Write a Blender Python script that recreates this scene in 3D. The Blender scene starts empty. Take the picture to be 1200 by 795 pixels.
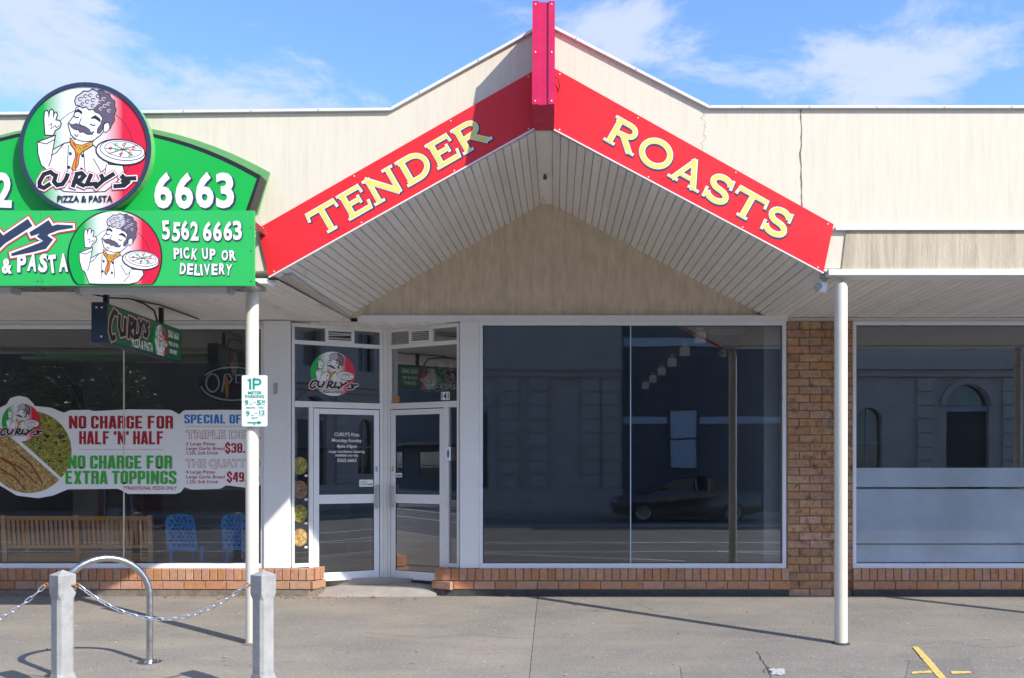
import bpy, math, random
from mathutils import Vector, Matrix
from mathutils.geometry import tessellate_polygon
random.seed(7)
R = math.radians
SC = bpy.context.scene
COL = SC.collection

# ------------------------------------------------------------------ camera, sky, sun, exposure
EYE = 1.61
FPX = 1050.0
cd = bpy.data.cameras.new('camera'); cam = bpy.data.objects.new('camera', cd); COL.objects.link(cam)
cam.location = (0, 0, EYE); cam.rotation_euler = (R(90), 0, 0)
cd.sensor_width = 36; cd.lens = 36 * FPX / 1200
cd.shift_x = -50 / 1200; cd.shift_y = (545 - 397.5) / 1200
cd.clip_start = .1; cd.clip_end = 3000
SC.camera = cam
SC.view_settings.view_transform = 'Standard'; SC.view_settings.look = 'None'
SC.view_settings.gamma = 1; SC.view_settings.use_curve_mapping = False
SC.view_settings.exposure = 1.4
SUNV = Vector((3.13, -2.52, 3.43)).normalized()       # towards the sun
elev = math.asin(SUNV.z)
sd = bpy.data.lights.new('sun', 'SUN'); sd.energy = 2.25; sd.angle = R(.5); sd.color = (1, .95, .87)
sun = bpy.data.objects.new('sun', sd); COL.objects.link(sun)
sun.rotation_euler = SUNV.to_track_quat('Z', 'Y').to_euler()
W = bpy.data.worlds.new('World'); SC.world = W; W.use_nodes = True
nt = W.node_tree; nt.nodes.clear()
def N(t, kind, **kw):
    n = t.nodes.new(kind)
    for k, v in kw.items(): setattr(n, k, v)
    return n
def world():
    L = nt.links
    out = N(nt, 'ShaderNodeOutputWorld'); bg = N(nt, 'ShaderNodeBackground'); bg.inputs[1].default_value = .15
    sky = N(nt, 'ShaderNodeTexSky', sky_type='NISHITA', sun_disc=False, sun_elevation=elev,
            sun_rotation=math.atan2(SUNV.x, SUNV.y), air_density=1.0, dust_density=.6, ozone_density=2.0, altitude=0)
    tc = N(nt, 'ShaderNodeTexCoord')
    def mth(op, a, b=None, clamp=False):
        m = N(nt, 'ShaderNodeMath', operation=op, use_clamp=clamp)
        for i, v in enumerate((a, b)):
            if v is None: continue
            if isinstance(v, (int, float)): m.inputs[i].default_value = v
            else: L.new(v, m.inputs[i])
        return m.outputs[0]
    mp = N(nt, 'ShaderNodeMapping'); mp.inputs['Scale'].default_value = (1, 1, 2.4); L.new(tc.outputs['Generated'], mp.inputs[0])
    no = N(nt, 'ShaderNodeTexNoise'); no.inputs['Scale'].default_value = 7; no.inputs['Detail'].default_value = 9
    no.inputs['Roughness'].default_value = .64; no.inputs['Distortion'].default_value = .35
    L.new(mp.outputs[0], no.inputs['Vector'])
    # broad banks of cloud: (px, py, width, height)
    tot = None
    for (px, py, w, h, a) in [(150, 112, 470, 62, .27), (20, 5, 150, 35, .26), (1040, 85, 200, 80, .28), (720, 35, 200, 60, .22),
                           (620, -250, 600, 120, .22), (-500, 90, 420, 160, .3), (1700, 60, 420, 120, .3)]:
        d = Vector(((px - 650) / FPX, 1, (545 - py) / FPX)); ln = d.length; d.normalize()
        v = N(nt, 'ShaderNodeVectorMath', operation='SUBTRACT'); L.new(tc.outputs['Generated'], v.inputs[0]); v.inputs[1].default_value = d
        s = N(nt, 'ShaderNodeVectorMath', operation='MULTIPLY'); L.new(v.outputs[0], s.inputs[0])
        s.inputs[1].default_value = (FPX * ln / w, FPX * ln / w, FPX * ln / h)
        l = N(nt, 'ShaderNodeVectorMath', operation='LENGTH'); L.new(s.outputs[0], l.inputs[0])
        m = mth('MULTIPLY', mth('SUBTRACT', 1.15, l.outputs['Value'], True), a)
        tot = m if tot is None else mth('ADD', tot, m)
    for (dx, dy, dz, w, a) in [(-.5, -1, .5, .5, .3), (.7, -1, .75, .45, .28), (-1, .1, .6, .45, .28), (1, .2, .5, .4, .28), (.1, -1, .25, .4, .25), (.2, -.3, 1, .4, .22)]:  # more cloud banks, all out of view, added to raise the fill light
        d = Vector((dx, dy, dz)).normalized()
        v = N(nt, 'ShaderNodeVectorMath', operation='SUBTRACT'); L.new(tc.outputs['Generated'], v.inputs[0]); v.inputs[1].default_value = d
        l = N(nt, 'ShaderNodeVectorMath', operation='LENGTH'); L.new(v.outputs[0], l.inputs[0])
        tot = mth('ADD', tot, mth('MULTIPLY', mth('SUBTRACT', 1.15, mth('DIVIDE', l.outputs['Value'], w), True), a))
    val = mth('ADD', no.outputs['Fac'], tot)
    cr = N(nt, 'ShaderNodeMapRange'); cr.interpolation_type = 'SMOOTHSTEP'
    cr.inputs['From Min'].default_value = .56; cr.inputs['From Max'].default_value = .80
    L.new(val, cr.inputs['Value'])
    fac = mth('MULTIPLY', cr.outputs[0], .80)
    tint = N(nt, 'ShaderNodeMix', data_type='RGBA', blend_type='MULTIPLY'); tint.inputs[0].default_value = 1
    L.new(sky.outputs[0], tint.inputs[6]); tint.inputs[7].default_value = (.53, .65, .89, 1)
    mx = N(nt, 'ShaderNodeMix', data_type='RGBA'); L.new(fac, mx.inputs[0]); L.new(tint.outputs[2], mx.inputs[6])
    mx.inputs[7].default_value = (1.95, 2.15, 2.4, 1)
    L.new(mx.outputs[2], bg.inputs[0]); L.new(bg.outputs[0], out.inputs[0])
world()

# ------------------------------------------------------------------ helpers
def tag(o, label=None, cat=None, group=None, kind=None):
    if label: o['label'] = label
    if cat: o['category'] = cat
    if group: o['group'] = group
    if kind: o['kind'] = kind
    return o
def empty(name, loc=(0, 0, 0), rz=0, **kw):
    o = bpy.data.objects.new(name, None); COL.objects.link(o); o.location = loc; o.rotation_euler.z = rz
    o.empty_display_size = .2
    return tag(o, **kw)
def inv(parent):                                        # parts are modelled in world coordinates
    M = Matrix.Identity(4); p = parent
    while p is not None:
        M = Matrix.LocRotScale(p.location, p.rotation_euler, p.scale) @ M; p = p.parent
    return M.inverted()
class MB:
    def __init__(s): s.v = []; s.f = []; s.m = []; s.uv = {}
    def add(s, vs, fs, mi=0, M=None):
        b = len(s.v)
        s.v += [tuple(M @ Vector(p)) if M else tuple(p) for p in vs]
        for f in fs: s.f.append(tuple(b + i for i in f)); s.m.append(mi)
        return s
    def box(s, x0, x1, y0, y1, z0, z1, mi=0, M=None):
        vs = [(x, y, z) for x in (x0, x1) for y in (y0, y1) for z in (z0, z1)]
        return s.add(vs, [(0, 1, 3, 2), (4, 6, 7, 5), (0, 4, 5, 1), (2, 3, 7, 6), (0, 2, 6, 4), (1, 5, 7, 3)], mi, M)
    def hexa(s, a, b, mi=0, M=None):                    # two matching loops of n points
        n = len(a)
        fs = [tuple(range(n))[::-1], tuple(range(n, 2 * n))] + [(i, (i + 1) % n, n + (i + 1) % n, n + i) for i in range(n)]
        return s.add(list(a) + list(b), fs, mi, M)
    def shape(s, outer, holes=(), d=.01, M=None, mi=0, z=0):   # 2D outline in x,y -> slab from z to z+d
        loops = [[Vector((p[0], p[1], 0)) for p in l] for l in [outer] + list(holes)]
        tr = tessellate_polygon(loops); flat = [p for l in loops for p in l]; n = len(flat)
        def up(t):
            a, b, c = (flat[i] for i in t); return t if (b - a).cross(c - a).z > 0 else (t[0], t[2], t[1])
        tr = [up(t) for t in tr]
        if not d: return s.add([(p.x, p.y, z) for p in flat], tr, mi, M)
        vs = [(p.x, p.y, z + d) for p in flat] + [(p.x, p.y, z) for p in flat]
        fs = list(tr) + [(a + n, c + n, b + n) for a, b, c in tr]; k = 0
        for l in loops:
            m = len(l); ar = sum(l[i].x * l[(i + 1) % m].y - l[(i + 1) % m].x * l[i].y for i in range(m))
            isout = l is loops[0]
            for i in range(m):
                a, b = k + i, k + (i + 1) % m
                fs.append((a, a + n, b + n, b) if (ar > 0) == isout else (b, b + n, a + n, a))
            k += m
        return s.add(vs, fs, mi, M)
    def tube(s, pts, r, n=12, mi=0, M=None, caps=True, closed=False):
        pts = [Vector(p) for p in pts]; vs = []; fs = []; m = len(pts); up = None
        for i, p in enumerate(pts):
            a = pts[(i - 1) % m] if (closed or i > 0) else p; b = pts[(i + 1) % m] if (closed or i < m - 1) else p
            t = (b - a).normalized()
            if up is None: up = Vector((0, 0, 1)) if abs(t.z) < .9 else Vector((0, 1, 0))
            u = t.cross(up).normalized(); w = u.cross(t).normalized(); up = w
            rr = r[i] if isinstance(r, (list, tuple)) else r
            for k in range(n):
                an = 2 * math.pi * k / n; vs.append(p + (u * math.cos(an) + w * math.sin(an)) * rr)
        for i in range(m if closed else m - 1):
            for k in range(n):
                a = i * n + k; b = i * n + (k + 1) % n; c = ((i + 1) % m) * n + (k + 1) % n; d = ((i + 1) % m) * n + k
                fs.append((a, b, c, d))
        if caps and not closed: fs += [tuple(range(n))[::-1], tuple(range((m - 1) * n, m * n))]
        return s.add(vs, fs, mi, M)
    def lathe(s, prof, n=24, mi=0, M=None):             # (radius, z)
        vs = []; fs = []
        for r_, z in prof:
            for k in range(n): vs.append((r_ * math.cos(2 * math.pi * k / n), r_ * math.sin(2 * math.pi * k / n), z))
        for i in range(len(prof) - 1):
            for k in range(n):
                a = i * n + k; b = i * n + (k + 1) % n; fs.append((a, b, b + n, a + n))
        fs += [tuple(range(n))[::-1], tuple(range((len(prof) - 1) * n, len(prof) * n))]
        return s.add(vs, fs, mi, M)
    def ribbon(s, pts, w, z, M=None, mi=0, ext=0, closed=False):   # flat stroke with mitred joints in x,y
        P = [Vector(p[:2]) for p in pts]; n = len(P)
        if ext and not closed:
            P[0] = P[0] + (P[0] - P[1]).normalized() * ext; P[-1] = P[-1] + (P[-1] - P[-2]).normalized() * ext
        vs = []
        for i in range(n):
            a = P[(i - 1) % n] if (closed or i > 0) else P[i]; b = P[(i + 1) % n] if (closed or i < n - 1) else P[i]
            d1 = (P[i] - a); d2 = (b - P[i])
            if d1.length < 1e-9: d1 = d2
            if d2.length < 1e-9: d2 = d1
            d1 = d1.normalized(); d2 = d2.normalized()
            n1 = Vector((-d1.y, d1.x)); n2 = Vector((-d2.y, d2.x)); m = (n1 + n2)
            m = m.normalized() if m.length > 1e-6 else n1
            c = max(.5, m.dot(n1)); ww = (w[i] if isinstance(w, (list, tuple)) else w) / 2 / c
            vs += [(*(P[i] + m * ww), z), (*(P[i] - m * ww), z)]
        fs = [(2 * i, 2 * i + 1, 2 * ((i + 1) % n) + 1, 2 * ((i + 1) % n)) for i in range(n if closed else n - 1)]
        return s.add(vs, fs, mi, M)
    def text(s, body, size, at, z, mi=0, M=None, bold=0, sx=1, shear=0, align='CENTER', rot=0, width=None, space=1):
        cu = bpy.data.curves.new('t', 'FONT'); cu.body = body; cu.size = size; cu.align_x = align; cu.offset = bold
        cu.shear = shear; cu.space_character = space; cu.resolution_u = 3
        o = bpy.data.objects.new('t', cu); COL.objects.link(o)
        bpy.context.view_layer.update()
        me = o.evaluated_get(bpy.context.evaluated_depsgraph_get()).to_mesh()
        xs = [v.co.x for v in me.vertices]
        if width and xs:
            sx = width / (max(xs) - min(xs))
        c, sn = math.cos(rot), math.sin(rot); vs = []
        for v in me.vertices:
            x, y = v.co.x * sx, v.co.y
            vs.append((at[0] + x * c - y * sn, at[1] + x * sn + y * c, z))
        fs = [tuple(p.vertices) for p in me.polygons]
        s.add(vs, fs, mi, M)
        o.evaluated_get(bpy.context.evaluated_depsgraph_get()).to_mesh_clear()
        bpy.data.objects.remove(o); bpy.data.curves.remove(cu)
        return s
    def build(s, name, mats, parent=None, smooth=False, bevel=0, local=False, **kw):
        vs = s.v
        if parent is not None and not local:
            I = inv(parent); vs = [tuple(I @ Vector(v)) for v in vs]
        me = bpy.data.meshes.new(name); me.from_pydata(vs, [], s.f); me.update()
        if not isinstance(mats, (list, tuple)): mats = [mats]
        for m in mats: me.materials.append(m)
        me.polygons.foreach_set('material_index', s.m)
        if smooth:
            me.polygons.foreach_set('use_smooth', [True] * len(me.polygons))
            me.set_sharp_from_angle(angle=R(38))
        o = bpy.data.objects.new(name, me); COL.objects.link(o)
        if parent is not None: o.parent = parent
        if bevel:
            b = o.modifiers.new('bevel', 'BEVEL'); b.width = bevel; b.segments = 2; b.limit_method = 'ANGLE'; b.angle_limit = R(40)
        return tag(o, **kw)
def copy_tree(o, parent=None, **kw):
    c = o.copy(); COL.objects.link(c); c.parent = parent
    for ch in [x for x in bpy.data.objects if x.parent == o]: copy_tree(ch, c)
    return tag(c, **kw)
def PX(x, Y): return (x - 650) / FPX * Y              # a measurement taken at distance Y turned into metres
def PZ(y, Y): return EYE + (545 - y) / FPX * Y
def ground_z(Y): return (Y - 7.98) * .036
# sheet frame facing the street: local x -> world X, local y -> world Z, local z -> towards the street
def sheet(X, Y, Z, rot=0):
    M = Matrix(((1, 0, 0, X), (0, 0, -1, Y), (0, 1, 0, Z), (0, 0, 0, 1)))
    return M @ Matrix.Rotation(rot, 4, 'Z')

# ------------------------------------------------------------------ materials
def mat(name, col, rough=.6, metal=0, spec=.5, var=0, vscale=6, bump=0, bscale=60, stretch=(1, 1, 1), stain=None, coords='pos', emit=0, second=None, objvar=0, dirt=0, streak=0):
    m = bpy.data.materials.new(name); m.use_nodes = True; t = m.node_tree; L = t.links
    b = t.nodes['Principled BSDF']; b.inputs['Roughness'].default_value = rough; b.inputs['Metallic'].default_value = metal
    b.inputs['Specular IOR Level'].default_value = spec; b.inputs['Base Color'].default_value = (*col, 1)
    if emit: b.inputs['Emission Color'].default_value = (*col, 1); b.inputs['Emission Strength'].default_value = emit
    g = N(t, 'ShaderNodeNewGeometry'); mp = N(t, 'ShaderNodeMapping'); mp.inputs['Scale'].default_value = stretch
    L.new(g.outputs['Position'], mp.inputs[0]); cur = None
    def mixc(fac, a, c2, mode='MIX'):
        x = N(t, 'ShaderNodeMix', data_type='RGBA', blend_type=mode)
        if isinstance(fac, float): x.inputs[0].default_value = fac
        else: L.new(fac, x.inputs[0])
        for i, v in ((6, a), (7, c2)):
            if isinstance(v, tuple): x.inputs[i].default_value = (*v, 1)
            else: L.new(v, x.inputs[i])
        return x.outputs[2]
    def noise(scale, detail=6, vec=None, rg=.6):
        n = N(t, 'ShaderNodeTexNoise'); n.inputs['Scale'].default_value = scale; n.inputs['Detail'].default_value = detail
        n.inputs['Roughness'].default_value = rg; L.new(vec or mp.outputs[0], n.inputs[0]); return n.outputs['Fac']
    def ramp(src, a, b2, lo=0., hi=1.):
        r = N(t, 'ShaderNodeMapRange'); L.new(src, r.inputs[0])
        for k, v in zip(('From Min', 'From Max', 'To Min', 'To Max'), (a, b2, lo, hi)): r.inputs[k].default_value = v
        return r.outputs[0]
    cur = col
    if var:
        cur = mixc(ramp(noise(vscale), .3, .7), tuple(c * (1 - var) for c in col), tuple(min(1, c * (1 + var)) for c in col))
    if second: cur = mixc(ramp(noise(second[1], 8, g.outputs['Position'], .65), second[2], second[3]), cur, second[0])
    if streak:  # fine combed vertical marks and broader runs
        for sc3, am3 in (((42, 42, 2.2), streak), ((11, 11, .5), streak * .7)):
            mp3 = N(t, 'ShaderNodeMapping'); mp3.inputs['Scale'].default_value = sc3; L.new(g.outputs['Position'], mp3.inputs[0])
            v3 = ramp(noise(1, 5, mp3.outputs[0], .65), .48, .74, 1, 1 - am3 * 2)
            cb = N(t, 'ShaderNodeCombineColor'); L.new(v3, cb.inputs[0]); L.new(ramp(v3, 0, 1, -.04, 1), cb.inputs[1]); L.new(ramp(v3, 0, 1, -.12, 1), cb.inputs[2])
            cur = mixc(1.0, cur, cb.outputs[0], 'MULTIPLY')
    if stain:   # (colour, lo, hi, stretch)
        mp2 = N(t, 'ShaderNodeMapping'); mp2.inputs['Scale'].default_value = stain[3]; L.new(g.outputs['Position'], mp2.inputs[0])
        cur = mixc(ramp(noise(1, 8, mp2.outputs[0], .7), stain[1], stain[2]), cur, stain[0])
    if objvar:
        oi = N(t, 'ShaderNodeObjectInfo')
        h = N(t, 'ShaderNodeHueSaturation')
        L.new(ramp(oi.outputs['Random'], 0, 1, 1 - objvar, 1 + objvar), h.inputs['Value'])
        mu = N(t, 'ShaderNodeMath', operation='MULTIPLY'); L.new(oi.outputs['Random'], mu.inputs[0]); mu.inputs[1].default_value = 7.31
        fr = N(t, 'ShaderNodeMath', operation='FRACT'); L.new(mu.outputs[0], fr.inputs[0])
        L.new(ramp(fr.outputs[0], 0, 1, .492, .508), h.inputs['Hue'])
        mu2 = N(t, 'ShaderNodeMath', operation='MULTIPLY'); L.new(oi.outputs['Random'], mu2.inputs[0]); mu2.inputs[1].default_value = 23.7
        fr2 = N(t, 'ShaderNodeMath', operation='FRACT'); L.new(mu2.outputs[0], fr2.inputs[0])
        L.new(ramp(fr2.outputs[0], 0, 1, .82, 1.08), h.inputs['Saturation'])
        if isinstance(cur, tuple): h.inputs['Color'].default_value = (*cur, 1)
        else: L.new(cur, h.inputs['Color'])
        cur = h.outputs[0]
    if not isinstance(cur, tuple): L.new(cur, b.inputs['Base Color'])
    if var or dirt:
        L.new(ramp(noise(vscale * 1.7), .3, .75, max(.02, rough - .12), min(1, rough + .12)), b.inputs['Roughness'])
    if bump:
        bp = N(t, 'ShaderNodeBump'); bp.inputs['Strength'].default_value = bump; bp.inputs['Distance'].default_value = .01
        L.new(noise(bscale, 5), bp.inputs['Height']); L.new(bp.outputs[0], b.inputs['Normal'])
    return m
def glass(name, tint, refl=.1, rough=0.0, grime=0):
    m = bpy.data.materials.new(name); m.use_nodes = True; t = m.node_tree; t.nodes.clear(); L = t.links
    out = N(t, 'ShaderNodeOutputMaterial'); tr = N(t, 'ShaderNodeBsdfTransparent'); tr.inputs[0].default_value = (*tint, 1)
    gl = N(t, 'ShaderNodeBsdfGlossy'); gl.inputs['Roughness'].default_value = rough; gl.inputs[0].default_value = (1, 1, 1, 1)
    lw = N(t, 'ShaderNodeLayerWeight'); lw.inputs[0].default_value = .35
    r = N(t, 'ShaderNodeMapRange'); L.new(lw.outputs['Fresnel'], r.inputs[0])
    r.inputs['From Min'].default_value = .0; r.inputs['From Max'].default_value = 1; r.inputs['To Min'].default_value = refl; r.inputs['To Max'].default_value = 1
    mx = N(t, 'ShaderNodeMixShader'); L.new(r.outputs[0], mx.inputs[0]); L.new(tr.outputs[0], mx.inputs[1]); L.new(gl.outputs[0], mx.inputs[2])
    last = mx
    if grime:
        df = N(t, 'ShaderNodeBsdfDiffuse'); df.inputs[0].default_value = (.55, .58, .62, 1)
        no = N(t, 'ShaderNodeTexNoise'); no.inputs['Scale'].default_value = 60 if grime > .025 else 2.2; no.inputs['Detail'].default_value = 8
        g = N(t, 'ShaderNodeNewGeometry'); L.new(g.outputs['Position'], no.inputs[0])
        r2 = N(t, 'ShaderNodeMapRange'); L.new(no.outputs['Fac'], r2.inputs[0]); r2.inputs['From Min'].default_value = .3; r2.inputs['From Max'].default_value = .8
        r2.inputs['To Min'].default_value = grime * .4; r2.inputs['To Max'].default_value = grime
        m2 = N(t, 'ShaderNodeMixShader'); L.new(r2.outputs[0], m2.inputs[0]); L.new(mx.outputs[0], m2.inputs[1]); L.new(df.outputs[0], m2.inputs[2]); last = m2
        # slight waviness of the pane
        n2 = N(t, 'ShaderNodeTexNoise'); n2.inputs['Scale'].default_value = .9; L.new(g.outputs['Position'], n2.inputs[0])
        bp = N(t, 'ShaderNodeBump'); bp.inputs['Strength'].default_value = .12; bp.inputs['Distance'].default_value = .006
        L.new(n2.outputs['Fac'], bp.inputs['Height']); L.new(bp.outputs[0], gl.inputs['Normal'])
    L.new(last.outputs[0], out.inputs[0]); return m

m_cream = mat('cream_render', (.77, .695, .545), .85, streak=.045, var=.035, vscale=3, bump=.16, bscale=30, stretch=(6, 6, .7),
              stain=((.50, .42, .30), .6, .95, (9, 9, .35)))
m_band = mat('stained_band_render', (.62, .53, .38), .9, streak=.12, var=.12, vscale=3, bump=.6, bscale=32, stretch=(7, 7, .6),
             stain=((.3, .24, .15), .52, .85, (9, 9, .5)))
m_gable = mat('brown_roughcast', (.78, .65, .49), .92, streak=.08, var=.13, vscale=4, bump=.9, bscale=42, stretch=(4, 4, 1.2),
              stain=((.25, .2, .15), .56, .9, (6, 6, .6)))
m_soffit = mat('painted_soffit_boards', (.80, .77, .73), .6, streak=.05, var=.05, vscale=3, bump=.1, stretch=(2, .4, 2), objvar=.05,
               stain=((.28, .25, .21), .62, .85, (5, 1.6, 5)))
m_groove = mat('soffit_backing', (.2, .18, .16), .9); m_back = mat('soffit_joint_backing', (.52, .49, .46), .9)
m_white = mat('white_paint', (.78, .78, .77), .5, var=.04, vscale=4, bump=.06, stain=((.45, .42, .37), .66, .9, (4, 4, .8)))
m_pilaster = mat('white_painted_render', (.80, .80, .80), .6, var=.03, vscale=3, bump=.15, bscale=25, stain=((.52, .5, .46), .64, .92, (5, 5, .7)))
m_flash = mat('white_flashing', (.8, .8, .78), .4, var=.04, stain=((.35, .33, .3), .66, .8, (5, 5, 5)))
m_alu = mat('white_aluminium', (.80, .82, .86), .35, var=.03, vscale=5, spec=.6)
m_bluealu = mat('pale_blue_joint', (.45, .6, .75), .35)
m_brick = mat('tan_brick', (.43, .235, .125), .88, var=.22, vscale=22, bump=.5, bscale=90, objvar=.15,
              second=((.16, .08, .055), 12, .52, .68))
m_redbrick = mat('orange_brick', (.46, .225, .12), .88, var=.16, vscale=20, bump=.5, bscale=90, objvar=.1,
                 second=((.2, .1, .075), 7, .6, .75))
m_mortar = mat('mortar', (.22, .17, .13), .95, var=.15, vscale=20, bump=.4)
m_base = mat('bitumen_splashed_base', (.05, .05, .05), .9, var=.3, vscale=14, bump=.5, bscale=50)
m_red = mat('sign_red', (.78, .028, .038), .42, var=.03, vscale=2, spec=.3)
m_mag = mat('ridge_magenta', (.58, .01, .075), .3, var=.08, vscale=4, stain=((.75, .25, .35), .7, .8, (14, 14, 2)))
m_yellow = mat('letter_yellow', (.84, .70, .16), .5); m_lwhite = mat('letter_white', (.85, .86, .84), .5)
m_navy = mat('letter_navy', (.03, .045, .09), .5)
m_green = mat('sign_green', (.012, .45, .07), .4, spec=.3, var=.03, vscale=2)
m_green2 = mat('banner_green', (.035, .50, .115), .4, spec=.3, var=.04, vscale=2)
m_pgreen = mat('pale_green_backing', (.16, .42, .14), .5, var=.08)
m_dgreen = mat('blade_green', (.02, .16, .06), .4); m_bnavy = mat('blade_navy', (.03, .05, .085), .45, var=.15, vscale=20)
m_black = mat('black_paint', (.015, .016, .02), .4); m_pred = mat('print_red', (.65, .02, .04), .5)
m_pgreenp = mat('print_green', (.05, .42, .05), .5); m_pblue = mat('print_blue', (.02, .22, .62), .5)
m_dred = mat('print_dark_red', (.42, .01, .03), .5); m_print = mat('print_white', (.87, .87, .87), .5)
m_hair = mat('print_purple_grey', (.13, .10, .15), .5); m_lgrey = mat('print_light_grey', (.62, .58, .62), .5)
m_orange = mat('print_orange', (.75, .33, .02), .5)
m_steel = mat('brushed_steel', (.55, .55, .55), .32, metal=1, var=.06, vscale=9)
m_galv = mat('galvanised_chain', (.62, .65, .67), .42, metal=.75, var=.1, vscale=30)
m_rust = mat('rusty_bolt', (.4, .14, .05), .8, var=.3, vscale=40)
m_conc = mat('bollard_concrete', (.36, .355, .34), .8, var=.16, vscale=9, bump=.25, bscale=70, second=((.22, .22, .21), 5, .52, .75))
m_post = mat('cream_post_paint', (.72, .67, .55), .45, var=.04, vscale=5, stain=((.35, .3, .22), .66, .85, (6, 6, 1.5)))
m_signw = mat('parking_sign_white', (.8, .82, .8), .4); m_signg = mat('parking_sign_green', (.0, .32, .2), .4)
m_fluoro = mat('grey_light_fitting', (.4, .42, .43), .5, var=.1); m_diff = mat('light_diffuser', (.62, .64, .64), .3)
m_wood = mat('varnished_timber', (.80, .38, .10), .45, var=.12, vscale=5, stretch=(1, 4, 12), objvar=.12)
m_blue = mat('blue_plastic', (.05, .38, .92), .35)
m_inwall = mat('interior_grey_wall', (.38, .37, .37), .8, var=.1, vscale=2)
m_inwhite = mat('interior_pale_wall', (.55, .58, .6), .7, var=.04)
m_infloor = mat('interior_floor', (.34, .31, .28), .4, var=.15, vscale=3)
m_ceil = mat('interior_ceiling', (.5, .5, .5), .8)
m_concrete = mat('entry_concrete', (.33, .30, .26), .9, var=.12, vscale=6, bump=.3, stain=((.22, .19, .16), .6, .85, (3, 3, 3)))
m_leaf = mat('dry_leaf', (.42, .2, .08), .8, var=.4, vscale=30)
m_yel = mat('yellow_road_paint', (.66, .48, .13), .8, var=.14, vscale=30, second=((.22, .2, .18), 48, .56, .64))
m_wpaint = mat('white_road_paint', (.75, .75, .73), .8, var=.06, second=((.2, .19, .18), 50, .62, .7))
m_pipe = mat('grey_conduit', (.1, .1, .1), .6)
g_clear = glass('shop_glass', (.94, .96, .97), .08, grime=.012)
g_left = glass('pizza_shop_glass', (.97, .975, .98), .03, grime=.008)
g_film = glass('tinted_film_glass', (.32, .35, .40), .11, .03, grime=.03)
g_door = glass('door_glass', (.78, .80, .82), .07, grime=.015)
g_car = glass('car_glass', (.2, .22, .25), .12)
m_frost = bpy.data.materials.new('frosted_film'); m_frost.use_nodes = True
def _frost():
    t = m_frost.node_tree; b = t.nodes['Principled BSDF']
    g = N(t, 'ShaderNodeNewGeometry'); n = N(t, 'ShaderNodeTexNoise'); n.inputs['Scale'].default_value = 1.6; n.inputs['Detail'].default_value = 7; t.links.new(g.outputs['Position'], n.inputs[0])
    k = N(t, 'ShaderNodeMapRange'); t.links.new(n.outputs['Fac'], k.inputs[0])
    for a_, v_ in zip(('From Min', 'From Max', 'To Min', 'To Max'), (.3, .7, .46, .72)): k.inputs[a_].default_value = v_
    t.links.new(k.outputs[0], b.inputs['Alpha']); b.inputs['Base Color'].default_value = (.52, .61, .72, 1)
    b.inputs['Roughness'].default_value = .02; b.inputs['Specular IOR Level'].default_value = 1.0; b.inputs['Alpha'].default_value = .66
_frost()

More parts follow.
